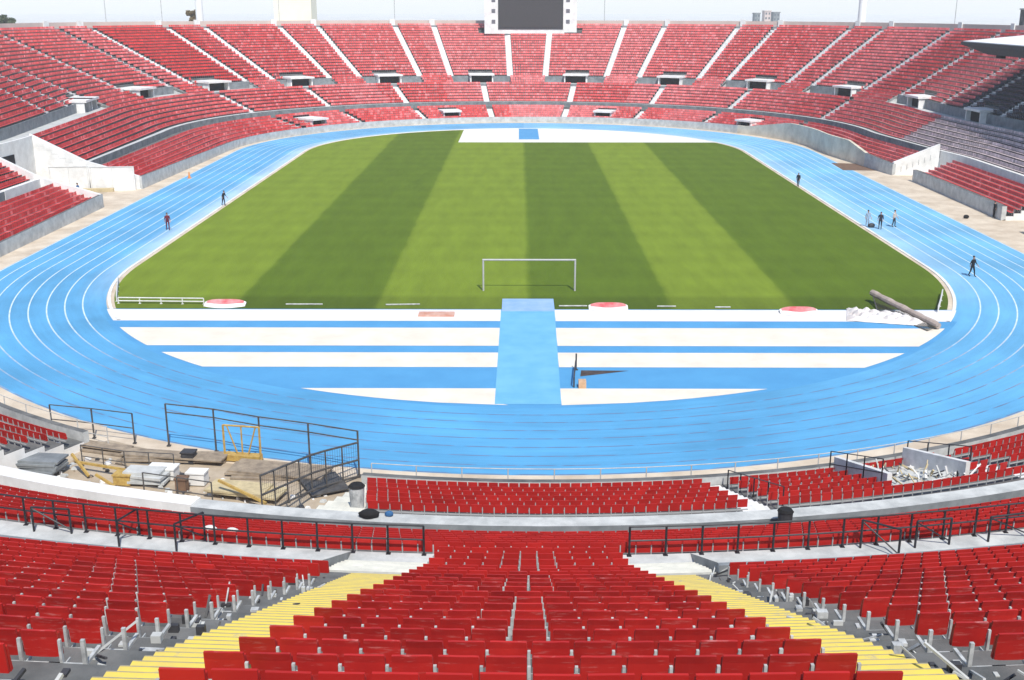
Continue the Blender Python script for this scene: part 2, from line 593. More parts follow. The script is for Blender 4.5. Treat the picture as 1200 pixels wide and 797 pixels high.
def grass_mat():
    g = bpy.data.materials.new('grass')
    g.use_nodes = True
    n = g.node_tree
    b = n.nodes['Principled BSDF']
    b.inputs['Roughness'].default_value = .9
    b.inputs['Specular IOR Level'].default_value = .15
    geo = n.nodes.new('ShaderNodeNewGeometry')
    sx = n.nodes.new('ShaderNodeSeparateXYZ')
    n.links.new(geo.outputs['Position'], sx.inputs[0])
    wob = n.nodes.new('ShaderNodeTexNoise')
    wob.inputs['Scale'].default_value = .25
    n.links.new(geo.outputs['Position'], wob.inputs['Vector'])
    ad = n.nodes.new('ShaderNodeMath')
    ad.operation = 'MULTIPLY_ADD'
    ad.inputs[1].default_value = .4
    n.links.new(wob.outputs['Fac'], ad.inputs[0])
    n.links.new(sx.outputs['X'], ad.inputs[2])
    mr = n.nodes.new('ShaderNodeMapRange')
    mr.inputs['From Min'].default_value = -36
    mr.inputs['From Max'].default_value = 38
    n.links.new(ad.outputs[0], mr.inputs['Value'])
    cr = n.nodes.new('ShaderNodeValToRGB')
    e = cr.color_ramp
    lite, dark = (.168, .236, .020, 1), (.094, .150, .010, 1)
    e.elements[0].position, e.elements[0].color = 0, lite
    e.elements[1].position, e.elements[1].color = 1, dark
    for xb, ca, cb in ((-21.3, lite, dark), (-10.6, dark, lite), (.75, lite, dark), (11.4, dark, lite), (20.6, lite, dark)):
        p = (xb + .2 + 36) / 74
        a1 = e.elements.new(p - .003)
        a1.color = ca
        a2 = e.elements.new(p + .003)
        a2.color = cb
    n.links.new(mr.outputs['Result'], cr.inputs['Fac'])
    # cross mowing bands, blotches and blade speckle
    wv = n.nodes.new('ShaderNodeTexWave')
    wv.bands_direction = 'Y'
    wv.inputs['Scale'].default_value = .055
    wv.inputs['Distortion'].default_value = 1.2
    wv.inputs['Detail'].default_value = 3
    n.links.new(geo.outputs['Position'], wv.inputs['Vector'])
    n1 = n.nodes.new('ShaderNodeTexNoise')
    n1.inputs['Scale'].default_value = .35
    n1.inputs['Detail'].default_value = 8
    n1.inputs['Roughness'].default_value = .7
    mp = n.nodes.new('ShaderNodeMapping')
    mp.inputs['Scale'].default_value = (1.7, .35, 1)
    n.links.new(geo.outputs['Position'], mp.inputs['Vector'])
    n.links.new(mp.outputs[0], n1.inputs['Vector'])
    n2 = n.nodes.new('ShaderNodeTexNoise')
    n2.inputs['Scale'].default_value = 9
    n2.inputs['Detail'].default_value = 5
    n.links.new(geo.outputs['Position'], n2.inputs['Vector'])
    s1 = n.nodes.new('ShaderNodeMath')
    s1.operation = 'MULTIPLY_ADD'
    s1.inputs[1].default_value = .07
    s1.inputs[2].default_value = .40
    n.links.new(wv.outputs['Fac'], s1.inputs[0])
    s2 = n.nodes.new('ShaderNodeMath')
    s2.operation = 'MULTIPLY_ADD'
    s2.inputs[1].default_value = .7
    n.links.new(n1.outputs['Fac'], s2.inputs[0])
    n.links.new(s1.outputs[0], s2.inputs[2])
    s3 = n.nodes.new('ShaderNodeMath')
    s3.operation = 'MULTIPLY_ADD'
    s3.inputs[1].default_value = .35
    n.links.new(n2.outputs['Fac'], s3.inputs[0])
    n.links.new(s2.outputs[0], s3.inputs[2])
    mx = n.nodes.new('ShaderNodeMix')
    mx.data_type = 'RGBA'
    mx.blend_type = 'MULTIPLY'
    mx.inputs['Factor'].default_value = 1
    n.links.new(cr.outputs['Color'], mx.inputs[6])
    n.links.new(s3.outputs[0], mx.inputs[7])
    # unmown, darker strip along the near end
    my = n.nodes.new('ShaderNodeMapRange')
    my.inputs['From Min'].default_value = Y_NEAR + 3.2
    my.inputs['From Max'].default_value = Y_NEAR + 4.4
    my.inputs['To Min'].default_value = .74
    n.links.new(sx.outputs['Y'], my.inputs['Value'])
    m2 = n.nodes.new('ShaderNodeMix')
    m2.data_type = 'RGBA'
    m2.blend_type = 'MULTIPLY'
    m2.inputs['Factor'].default_value = 1
    n.links.new(mx.outputs[2], m2.inputs[6])
    n.links.new(my.outputs['Result'], m2.inputs[7])
    n.links.new(m2.outputs[2], b.inputs['Base Color'])
    bp = n.nodes.new('ShaderNodeBump')
    bp.inputs['Strength'].default_value = .5
    bp.inputs['Distance'].default_value = .06
    n.links.new(n2.outputs['Fac'], bp.inputs['Height'])
    n.links.new(bp.outputs['Normal'], b.inputs['Normal'])
    return g


GRASS = grass_mat()
m = MB()
Y_TOP = YC + L + INR
xl, xr = gp(537, 167).x, gp(792, 167).x
strip_between(m, Y_NEAR, Y_FAR, .02, rad=R - 1.0)
strip_between(m, Y_FAR, Y_TOP - .65, .02, x1=xl, rad=R - 1.0)
tag(m.build('pitch_grass', GRASS), kind='stuff')
m = MB()
strip_between(m, Y_FAR, Y_TOP - .05, .012, x0=xl)
tag(m.build('far_paving', M['white_floor']), kind='structure')
m = MB()
p0, p1 = gp(608, 163.5), gp(632, 163.5)
m.quad((p0.x, p0.y, .016), (p1.x, p0.y, .016), (p1.x, Y_TOP - .2, .016), (p0.x, Y_TOP - .2, .016))
tag(m.build('far_runway', M['blue']), kind='structure')

# near bend infield: blue rubber with cream panels, runway up the middle
m = MB()
strip_between(m, YC - L - INR - .70, Y_NEAR - .02, .008)
us = np.linspace(-47, 47, 161)
A0, A1 = wp(us, win(us) - .75, .006, raw=True), wp(us, win(us) + .02, .0062, raw=True)
for k in range(len(us) - 1):
    m.quad(A0[k], A0[k + 1], A1[k + 1], A1[k])
tag(m.build('infield_rubber', M['blue']), kind='structure')


def y_of(py):
    return gp(620, py).y


m = MB()
rl = lambda y: gp(588, 351).x + (gp(579.5, 476).x - gp(588, 351).x) * (gp(620, 351).y - y) / (gp(620, 351).y - gp(620, 476).y)
rr = lambda y: gp(649, 351).x + (gp(658, 476).x - gp(649, 351).x) * (gp(620, 351).y - y) / (gp(620, 351).y - gp(620, 476).y)
for a, b, mi in ((478, 455.5, 0), (430.5, 413.5, 0), (405.5, 384.5, 0), (376.5, 363.2, 1)):
    ya, yb = y_of(a), y_of(b)
    strip_between(m, ya, yb, .014, x1=rl((ya + yb) / 2), mi=mi)
    strip_between(m, ya, yb, .014, x0=rr((ya + yb) / 2), mi=mi)
tag(m.build('infield_panels', [M['cream_d'], M['white_floor']]), kind='structure')
m = MB()
y0, y1 = y_of(474), y_of(364)
m.quad((rl(y0), y0, .018), (rr(y0), y0, .018), (rr(y1), y1, .018), (rl(y1), y1, .018))
y2 = y_of(351)
m.box(gp(588.5, 356).x, gp(649, 356).x, y1 - .3, y2, .0, .06, 1)
tag(m.build('runway', [M['blue_pale'], mat('blue_lilac', (.30, .45, .70), .75, col2=(.22, .38, .66), scale=.8)]), kind='structure')

# ---------------------------------------------------------------- the stand
LOW = [(3.4 + 1.1 * i, .45 + .30 * i) for i in range(6)]
MID = [(12.9 + 1.1 * i, 2.8 + .483 * i) for i in range(7)]
LINK = [(20.6 + 1.1 * i, 6.1 + .4 * i) for i in range(3)]
UPP = [(23.9 + 1.1 * i, 7.3 + .514 * i) for i in range(20)]

# aisles of the upper tier: columns of the photograph where their feet stand
UA_PX = [105, 150, 202, 229, 291, 323, 388, 423, 493, 529, 598, 639, 710, 748, 817, 851, 920, 950, 1010, 1053, 1100]
UA = [u_at(p, 23.4, 7.0) % PER for p in UA_PX]
uR, uL = UA[-1], UA[0]
UA_RIGHT = [uR - 9.5, uR - 21]
UA_LEFT = [uL + 10, uL + 21]
UA += UA_RIGHT + UA_LEFT
NEAR_L = math.radians(-3.5) * RB
NEAR_R = math.radians(2.3) * RB
CEN_L, CEN_R = math.radians(-2.73) * RB, math.radians(1.68) * RB


def ux(x, d):
    """arc length at which the near row at d stands x metres beside the stadium's axis"""
    return RB * math.asin(x / (RB + float(Doff(0.0, d))))

UA = [float(wrap(u)) for u in UA]
NEAR_UA = [NEAR_L, NEAR_R, -17.0, 16.0, -21.5, 20.5, -34, 33, -38.5, 37.5]
# narrow blocks (seats run straight through the walkway): pairs of aisles
far_sorted = sorted([u % PER for u in UA])
pairs_px = [(202, 229), (291, 323), (388, 423), (493, 529), (598, 639), (710, 748), (817, 851), (920, 950), (1010, 1053)]
NARROW = [(u_at(b, 23.4, 7.0) % PER, u_at(a, 23.4, 7.0) % PER) for a, b in pairs_px]
NARROW += [(u_at(150, 23.4, 7) % PER, u_at(105, 23.4, 7) % PER)]
NARROW = [(min(a, b), max(a, b)) for a, b in NARROW]
NARROW_N = [(CEN_L, CEN_R), (-21.5, -17.0), (16.0, 20.5), (-38.5, -34), (33, 37.5)]

# openings of the lower tier (u0, u1): work yard near left, two gates on the long sides
GAP_YARD = (u_at(100, 2.6, .9, -40, 0), u_at(424, 2.6, .9, -40, 0))
uy = lambda y: Q + L + y            # arc length on the right straight at y from the middle
GAP_L = (-uy(2.6), -uy(-10.5))
GAP_R = (uy(9.5), uy(15.0))
GAP_R2 = (uy(-25.0), uy(-18.0))
GAPS = [GAP_YARD, GAP_L, GAP_R, GAP_R2]
print('gaps', GAPS, 'uL', wrap(uL), 'uR', wrap(uR))


def spans(a, b, holes):
    """a..b minus the holes"""
    out = [(a, b)]
    for h0, h1 in holes:
        nx = []
        for s0, s1 in out:
            if h1 <= s0 or h0 >= s1:
                nx.append((s0, s1))
                continue
            if h0 > s0:
                nx.append((s0, h0))
            if h1 < s1:
                nx.append((h1, s1))
        out = nx
    return out


stand = thing('grandstand', (XC, YC, 0), 'oval concrete stadium stand of red seat tiers ringing the blue track', 'grandstand')


def terrace(rows, first_front, first_z, last_back, base_z=-.0):
    prof = [(first_front, first_z)]
    for i, (d, z) in enumerate(rows):
        f = first_front if i == 0 else d - .55
        b = last_back if i == len(rows) - 1 else d + .55
        if i > 0:
            prof.append((f, prof[-1][1]))
        prof.append((f, z))
        prof.append((b, z))
    # drop doubled points
    out = [prof[0]]
    for p in prof[1:]:
        if abs(p[0] - out[-1][0]) > 1e-4 or abs(p[1] - out[-1][1]) > 1e-4:
            out.append(p)
    return out


# front wall
def wall_h(us):
    a = wrap(us)
    return np.interp(a, [-221, -150, -110, -60, 0, 60, 90, 126, 134, 140, 165, 176, 221],
                     [1.0, 1.25, 1.6, 1.1, .85, .9, 1.5, 1.5, 1.9, 3.0, 3.0, 1.4, 1.0]) / 1.0


m = MB()
CREAM = (134.0, 178.0)
for a, b in spans(-HALF, HALF, GAPS + [CREAM]):
    m.sweep([(2.4, -.02), (2.4, 1.0), (2.74, 1.0), (2.74, .1)], ring_us(a, b), m=[0, 1, 0], zmul=wall_h, caps=True)
m.build('front_wall', [M['concrete_pale'], M['concrete']], stand)
m = MB()
m.sweep([(2.4, -.02), (2.4, 1.0), (2.9, 1.0), (2.9, .1)], ring_us(*CREAM), zmul=wall_h, caps=True)
tag(m.build('front_wall', M['cream_wall'], stand), 'tall cream stained front wall at the far right bend')
# near / far white facing of the front wall by the bends
m = MB()
prof = terrace(LOW, 2.74, .1, 9.45) + [(9.45, 2.28), (11.25, 2.28)]
for a, b in spans(-HALF, HALF, GAPS):
    us = ring_us(a, b)
    m.sweep(prof, us)
    for ue in (a, b):
        m.poly([v3(ue, d, z) for d, z in prof] + [v3(ue, 11.25, -.02), v3(ue, 2.74, -.02)], 1)
m.build('lower_tier', [M['concrete'], M['white_paint']], stand)
# ledge between lower and middle tier
WHITE_L = [(GAP_YARD[0] - 4, GAP_YARD[1] - 3.0), (GAP_L[0] - .6, GAP_L[1] + 9), (uy(-32), GAP_R[1] + 1)]
lp = [(11.25, 0), (11.25, 3.2), (12.0, 3.2), (12.0, 2.7)]
for a, b in spans(-HALF, HALF, WHITE_L):
    m = MB()
    m.sweep(lp, ring_us(a, b), m=[2, 0, 1], caps=True)
    m.build('ledge', [M['concrete_pale'], M['grey_paint'], M['ledge_face']], stand)
for a, b in WHITE_L:
    for a2, b2 in spans(a, b, [GAP_L]):
        m = MB()
        m.sweep([(11.2, 0), (11.2, 3.25), (11.95, 3.25), (11.95, 2.7)], ring_us(a2, b2), caps=True)
        tag(m.build('ledge', M['white_paint'], stand), 'white painted ledge beside the gates')
# middle tier
m = MB()
prof = terrace(MID, 12.0, 2.8, 20.05)
for a, b in spans(-HALF, HALF, [GAP_L]):
    m.sweep(prof, ring_us(a, b))
m.build('middle_tier', M['concrete'], stand)
# walkway in front of the upper tier (and the seat rows that run through it)
m = MB()
m2 = MB()
wide = spans(-HALF, HALF, NARROW_N)
wide2 = []
for s0, s1 in wide:
    wide2 += spans(s0, s1, [(a - PER if a > HALF else a, b - PER if b > HALF else b) for a, b in NARROW
                            if not (a < HALF < b)] + [(a, HALF) for a, b in NARROW if a < HALF < b] + [(-HALF, b - PER) for a, b in NARROW if a < HALF < b])
gates = [(ux(-6.0, 23), CEN_L), (CEN_R, ux(4.3, 23))]
for a, b in gates:
    m.sweep([(20.05, 5.7), (20.05, 6.2), (23.2, 6.2), (23.2, 7.28)], ring_us(a, b, .6), m=[1, 0, 0])
w3 = []
for a, b in wide2:
    w3 += spans(a, b, gates)
for a, b in w3:
    us = ring_us(a, b, 1.2)
    m.sweep([(20.05, 5.7), (20.05, 6.2), (23.2, 6.2), (23.2, 7.55), (23.36, 7.55), (23.36, 7.3)], us, m=[1, 0, 1, 1, 1], caps=True)
tpl = terrace(LINK, 20.05, 5.7, 23.35)
for a, b in [x for x in NARROW_N] + NARROW:
    m2 = MB()
    m2.sweep(tpl + [(23.35, 7.3)], ring_us(a, b, .6), caps=True)
    m2.build('link_rows', M['concrete'], stand)
m.build('walkway', [M['concrete_pale'], M['grey_paint']], stand)
m = MB()
prof = terrace(UPP, 23.35, 7.3, 45.35)
m.sweep(prof, FULL)
m.build('upper_tier', M['concrete'], stand)
m = MB()
m.sweep([(45.35, UPP[-1][1]), (45.35, 17.45), (47.5, 17.45)], FULL)
m.build('rim_walkway', M['grey_paint'], stand)
m = MB()
m.sweep([(47.5, 0), (47.5, 18.55), (47.85, 18.55), (47.85, 0)], FULL)
m.build('rim_wall', M['wall_glow'], stand)


# aisles
def aisle(name, uc, w, rows, d_first, d_last, ms, nsub=2, top=.006):
    mb = MB()
    st = 1 + float(Doff(uc, 30)) / RB if abs(wrap(uc)) < Q or abs(wrap(uc)) > Q + S else 1.0
    hw0 = w / 2
    for i, (d, z) in enumerate(rows):
        f = d_first if i == 0 else d - .55
        b = d_last if i == len(rows) - 1 else d + .55
        stl = (1 + float(Doff(uc, d)) / RB) if (abs(wrap(uc)) < Q or abs(wrap(uc)) > Q + S) else 1.0
        hw = hw0 / stl
        mb.ubox(uc - hw, uc + hw, f + .003, b - .003, z + .001, z + top, 0)
        if i:
            mb.ubox(uc - hw, uc + hw, f - .014, f + .002, z - (z - rows[i - 1][1]) / nsub + .002, z + top, 1)
        if i < len(rows) - 1:
            rise = rows[i + 1][1] - z
            for k in range(1, nsub):
                dd = (b - f) * (1 - k / nsub)
                mb.ubox(uc - hw, uc + hw, b - dd, b - .016, z + top + rise * (k - 1) / nsub, z + rise * k / nsub, 1, 0)
    return mb.build(name, ms, stand)


WS = [M['white_step'], M['white_step']]
for u in UA:
    if not (abs(u) > 62):
        continue
    aisle('aisle_stairs', u, 1.25, UPP, 23.4, 45.3, WS)
def straight_aisle(x0, x1, nsub=3):
    mb = MB()
    for i, (d, z) in enumerate(UPP):
        f, b = d - .55, d + .55
        rise = .514
        n = nsub if i < len(UPP) - 1 else 1
        for k in range(n):
            g0 = f + (b - f) * k / n + .003
            zz0, zz1 = z + .002, z + .006 + rise * k / n
            p = []
            for zz in (zz0, zz1):
                for (x, dd) in ((x0, g0), (x1, g0), (x1, b - .003), (x0, b - .003)):
                    p.append(v3(ux(x, dd), dd, zz))
            mb.hexa(p, 0, 1)
            q = []
            for zz in (zz1, zz1 + .004):
                for (x, dd) in ((x0 + .002, g0 + .001), (x1 - .002, g0 + .001), (x1 - .002, g0 + .016), (x0 + .002, g0 + .016)):
                    q.append(v3(ux(x, dd), dd, zz))
            mb.hexa(q, 2)
    return mb.build('aisle_stairs', [M['yellow_edge'], M['yellow_step'], M['nosing']], stand)


scuff(M['yellow_step'], .75, (.34, .33, .29), (.9, .9, .9), .60, .70)
for x0, x1 in ((-5.24, -3.5), (2.1, 3.72)):
    o = straight_aisle(x0, x1)
    tag(o, 'yellow painted stairs between the nearest seat blocks')
for u in NEAR_UA[2:]:
    aisle('aisle_stairs', u, 1.0, UPP, 23.4, 45.3, WS)
# stairs of the two lower tiers (far side, by their column in the photograph)
LA_PX = [(115, None), (362, None), (413, None), (478, 120), (571, 120), (667, 120), (762, 120), (849, 127), (945, 138)]
LA = [u_at(p, 12.4, 3.2) for p in (300, 388, 478, 571, 667, 762, 853, 960)]
LA_NEAR = [u_at(424 + 5, 3.0, 1.0, -40, 0) , u_at(845, 4.5, 1.2, 0, 40), u_at(1120, 4.5, 1.2, 0, 60)]
for u in LA + [LA_NEAR[1], LA_NEAR[2]]:
    aisle('aisle_stairs', u, 1.15, LOW, 2.8, 9.4, WS)
for u in LA:
    aisle('aisle_stairs', u, 1.15, MID, 12.06, 20.0, WS)


# vomitories
def vomitory(u, wide_=4.8, d0=22.0, d1=25.6, zf=6.2, h=1.5, label=None):
    st = 1 + float(Doff(u, d0)) / RB if (abs(wrap(u)) < Q or abs(wrap(u)) > Q + S) else 1.0
    hw = wide_ / 2 / st
    mb = MB()
    t = .25 / st
    ol = [(u - hw, d0), (u - hw + t, d0), (u - hw + t, d0 + 1.0), (u + hw - t, d0 + 1.0), (u + hw - t, d0), (u + hw, d0), (u + hw, d1), (u - hw, d1)]
    n8 = len(ol)
    mb.v = [v3(a, b, zf) for a, b in ol] + [v3(a, b, zf + h) for a, b in ol]
    mb.f = [tuple(range(n8))[::-1], tuple(range(n8, 2 * n8))] + [(q, (q + 1) % n8, n8 + (q + 1) % n8, n8 + q) for q in range(n8)]
    mb.m = [0] * len(mb.f)
    o = mb.build('vomitory', [M['white_paint']], stand)
    mb = MB()
    mb.ubox(u - hw + t + .004, u + hw - t - .004, d0 + .9, d0 + .99, zf + .02, zf + h - .01, 0)
    mb.build('opening', M['dark'], o)
    mb = MB()
    mb.ubox(u - hw - .15, u + hw + .15, d0 - .35, d1 + .1, zf + h, zf + h + .32, 0)
    mb.build('canopy', M['white_paint'], o)
    return u - hw, u + hw


VOM_PX = [(32, 155), (101, 135), (165, 114), (251, 101), (350, 96), (455, 92), (564, 91), (675, 91), (786, 94), (890, 101), (992, 107), (1076, 122), (1160, 140)]
VOMS = []
for p, _ in VOM_PX:
    if p == 1160:
        u = uR - 15.2
    elif p == 32:
        u = uL + 5
    else:
        u = u_at(p, 23.0, 7.0)
    VOMS.append(vomitory(u))
LV = [u_at(529, 5.0, 1.5), u_at(365, 6.0, 1.5), u_at(707, 5.0, 1.5), u_at(874, 5.0, 1.5)]
LVOM = []
for u in LV:
    LVOM.append(vomitory(u, 3.4, 4.4, 7.6, .75, 1.15))
VOM_NEAR = u_at(1040, 5.0, 1.3, 0, 60)
LVOM.append((VOM_NEAR - 1.8, VOM_NEAR + 1.8))

# ---------------------------------------------------------------- seats
PITCH = .452


def seat_rows():
    """(u, d, z, tier, row) of every seat"""
    out = []
    us_ = u_at(622, 41.3, 16.5)

    def add(rows, tier, lo, hi, cuts, holes, row0=0):
        for i, (d, z) in enumerate(rows):
            holes_i = [h[:2] for h in holes if (len(h) == 2 or (h[2] <= d <= h[3]))]
            blocks = spans(lo, hi, holes_i + cuts(d))
            for a, b in blocks:
                if b - a < .4:
                    continue
                mid = (a + b) / 2
                # true length along the row
                uu = np.linspace(a, b, max(3, int((b - a) * 2)))
                P = wp(uu, np.full(uu.shape, d + .2), 0.0)
                seg = np.hypot(np.diff(P[:, 0]), np.diff(P[:, 1]))
                cum = np.concatenate([[0], np.cumsum(seg)])
                ln = cum[-1]
                n = int((ln - .02) / PITCH)
                if n < 1:
                    continue
                s = (np.arange(n) + .5) * ln / n
                us = np.interp(s, cum, uu)
                for k, u in enumerate(us):
                    out.append((u, d, z, tier, i + row0, a, b, k, n))

    def stretch(u, d):
        return (1 + float(Doff(u, d)) / RB) if (abs(wrap(u)) < Q or abs(wrap(u)) > Q + S) else 1.0

    def cut_upper(d):
        return [(u - .66 / stretch(u, d), u + .66 / stretch(u, d)) for u in UA] + \
               [(u - .50 / stretch(u, d), u + .50 / stretch(u, d)) for u in NEAR_UA[2:]] + \
               [(ux(-5.95 + .35 * (38.5 - d) / 14.5, d), CEN_L), (CEN_R, ux(4.35, d))]

    def cut_low(d):
        return [(GAP_YARD[1] - .5, u_at(431, d + .2, .9 + .3 * (d - 3.4) / 1.1, -40, 0))] + [(u - .62 / stretch(u, d), u + .62 / stretch(u, d)) for u in LA + LA_NEAR[1:]]

    add(UPP, 'U', -HALF, HALF, cut_upper, [(a, b, 0, 25.4) for a, b in VOMS] + [(us_ % PER - 6.0, HALF, 40.8, 43.2), (-HALF, us_ % PER + 6.0 - PER, 40.8, 43.2)])
    narrow_all = NARROW_N + [(a - PER if a > HALF else a, b - PER if b > HALF else b) for a, b in NARROW if not (a < HALF < b)]
    for a, b in narrow_all:
        add(LINK, 'K', a, b, lambda d: [], [], 0)
    for a, b in [x for x in NARROW if x[0] < HALF < x[1]]:
        add(LINK, 'K', a, HALF, lambda d: [], [], 0)
        add(LINK, 'K', -HALF, b - PER, lambda d: [], [], 0)
    add(MID, 'M', -HALF, HALF, lambda d: [(u - .62 / stretch(u, d), u + .62 / stretch(u, d)) for u in LA], [(GAP_L[0] - .3, GAP_L[1] + .3)])
    add(LOW, 'L', -HALF, HALF, cut_low, GAPS + [(a, b, 3.5, 8.0) for a, b in LVOM])
    return out


SEATS = seat_rows()
su = np.array([s[0] for s in SEATS])
sd = np.array([s[1] for s in SEATS]) + .22
sz = np.array([s[2] for s in SEATS])
tier = np.array([s[3] for s in SEATS])
row = np.array([s[4] for s in SEATS])
SP = wp(su, sd, sz)
_, _, SNX, SNY = base(su)
qx, qy, qz = proj(SP + np.array([0, 0, .6]))
inframe = (qz > .5) & (qx > 2) & (qx < 1198) & (qy > 0) & (qy < 795)
keep = (qz > 2) & (qx > -420) & (qx < 1620) & (qy < 1250)
near = inframe & (np.abs(su) < 60)
dist = np.linalg.norm(SP - np.array([0, 0, CAMH]), axis=1)
order = np.where(near)[0][np.argsort(dist[near])]
INDIV = order[:300]
is_ind = np.zeros(len(SP), bool)
is_ind[INDIV] = True
print('seats', len(SP), 'kept', keep.sum(), 'in frame', inframe.sum())

# right stand: pale and navy seats near the roof
U_PALE = u_at(1055, 12.6, 3.2) % PER
U_NAVY = u_at(1126, 24, 7.6) % PER
um = su % PER
pale_m = (tier == 'M') & (um > 60) & (um < U_PALE)
navy_m = (tier == 'U') & (um > 60) & (um < U_NAVY)


def seat_template(folded=True):
    """(verts, faces, part) : x along the row, y outwards, z up"""
    v, f, p = [], [], []

    def bx(pts, faces, part):
        n = len(v)
        v.extend(pts)
        for q in faces:
            f.append([n + i for i in q])
        p.extend([part] * len(pts))
    six = [(4, 5, 6, 7), (0, 1, 5, 4), (1, 2, 6, 5), (2, 3, 7, 6), (3, 0, 4, 7), (3, 2, 1, 0)]
    w = .203
    # backrest
    bx([(-w, .12, .47), (w, .12, .47), (w, .152, .47), (-w, .152, .47), (-w, .15, .82), (w, .15, .82), (w, .182, .82), (-w, .182, .82)], six, 0)
    if folded:      # pan tipped up against the backrest
        bx([(-w, .06, .47), (w, .06, .47), (w, .10, .46), (-w, .10, .46), (-w, .105, .77), (w, .105, .77), (w, .132, .76), (-w, .132, .76)], six, 0)
    else:
        bx([(-w, -.30, .40), (w, -.30, .40), (w, .12, .37), (-w, .12, .37), (-w, -.30, .44), (w, -.30, .44), (w, .12, .41), (-w, .12, .41)], six, 0)
    # post
    bx([(-.242, .13, 0), (-.208, .13, 0), (-.208, .18, 0), (-.242, .18, 0), (-.241, .15, .71), (-.209, .15, .71), (-.209, .19, .71), (-.241, .19, .71)], six[:5], 1)
    # beam
    bx([(-.225, .155, .36), (.225, .155, .36), (.225, .195, .36), (-.225, .195, .36), (-.225, .155, .405), (.225, .155, .405), (.225, .195, .405), (-.225, .195, .405)], six[1:4:2] + six[:1], 1)
    return np.array(v, float), np.array(f), np.array(p)


T_NEAR, T_FAR = seat_template(True), seat_template(False)
RED = np.array([.43, .017, .014])


def seat_mass(name, idx, colfun, label, cat):
    idx = np.asarray(idx)
    c_all = colfun(idx)
    Ps, Fs, Cs, base_v = [], [], [], 0
    for (TV, TF, TP), sel in ((T_NEAR, dist[idx] < 75), (T_FAR, dist[idx] >= 75)):
        ii = idx[sel]
        n = len(ii)
        if n == 0:
            continue
        yaw = rng.normal(0, .015, n)
        X = np.repeat(TV[None, :, 0], n, 0)
        Y = TV[None, :, 1] + X * yaw[:, None]
        Z = TV[None, :, 2] + rng.normal(0, .004, n)[:, None] * (TV[:, 2] > .1)[None]
        P = np.empty((n, len(TV), 3), np.float32)
        P[:, :, 0] = SP[ii, 0][:, None] - X * SNY[ii][:, None] + Y * SNX[ii][:, None]
        P[:, :, 1] = SP[ii, 1][:, None] + X * SNX[ii][:, None] + Y * SNY[ii][:, None]
        P[:, :, 2] = SP[ii, 2][:, None] + Z
        Fs.append((TF[None] + base_v + (np.arange(n) * len(TV))[:, None, None]).reshape(-1, 4))
        base_v += n * len(TV)
        C = np.ones((n, len(TV), 4), np.float32)
        C[:, :, :3] = np.where((TP == 0)[None, :, None], c_all[sel][:, None, :], np.array([.36, .37, .37])[None, None])
        Ps.append(P.reshape(-1, 3))
        Cs.append(C.reshape(-1, 4))
    P, faces, C = np.concatenate(Ps), np.concatenate(Fs), np.concatenate(Cs)
    me = bpy.data.meshes.new(name)
    me.vertices.add(len(P))
    me.vertices.foreach_set('co', P.ravel())
    me.loops.add(faces.size)
    me.loops.foreach_set('vertex_index', faces.ravel().astype(np.int32))
    me.polygons.add(len(faces))
    me.polygons.foreach_set('loop_start', (np.arange(len(faces)) * 4).astype(np.int32))
    me.polygons.foreach_set('use_smooth', np.zeros(len(faces), bool))
    me.update(calc_edges=True)
    a = me.attributes.new('Col', 'FLOAT_COLOR', 'POINT')
    a.data.foreach_set('color', C.ravel())
    me.materials.append(M['seats'])
    o = bpy.data.objects.new(name, me)
    COL.objects.link(o)
    return tag(o, label, cat, kind='stuff')


def red_cols(idx):
    n = len(idx)
    # sun-faded blocks: each has its own wear; all pale further with camera distance
    block = np.floor(um[idx] / 9.3).astype(int) * 3 + np.where(tier[idx] == 'U', 0, np.where(tier[idx] == 'M', 1, 2))
    bf = np.random.default_rng(3).random(400)[block % 400]
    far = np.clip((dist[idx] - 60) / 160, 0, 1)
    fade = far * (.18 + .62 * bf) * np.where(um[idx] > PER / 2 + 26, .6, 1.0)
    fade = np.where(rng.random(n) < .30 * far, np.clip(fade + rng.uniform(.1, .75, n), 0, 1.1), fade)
    fresh = (um[idx] > (u_at(300, 24, 7.3) % PER)) & (um[idx] < (u_at(222, 24, 7.3) % PER)) & (tier[idx] == 'U')
    fade = np.where(fresh, .05, fade)
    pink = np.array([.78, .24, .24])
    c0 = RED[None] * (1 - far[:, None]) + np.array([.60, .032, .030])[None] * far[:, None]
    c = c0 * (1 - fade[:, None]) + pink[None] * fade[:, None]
    return np.clip(c * (1 + rng.normal(0, .07, (n, 1)) + far[:, None] * rng.normal(0, .09, (n, 1))), .005, 1)


rest = keep & ~is_ind
seat_mass('stadium_seats', np.where(rest & ~pale_m & ~navy_m)[0], red_cols, 'red plastic seats filling the tiers of the stand all round', 'seats')
seat_mass('pale_seats', np.where(rest & pale_m)[0], lambda i: np.array([.56, .46, .47])[None] * (1 + rng.normal(0, .16, (len(i), 1))),
          'pale mauve seats of the right stand below the roof', 'seats')
seat_mass('navy_seats', np.where(rest & navy_m)[0], lambda i: np.array([.018, .026, .05])[None] * (1 + rng.normal(0, .2, (len(i), 1))),
          'navy seats in the upper right stand under the roof', 'seats')


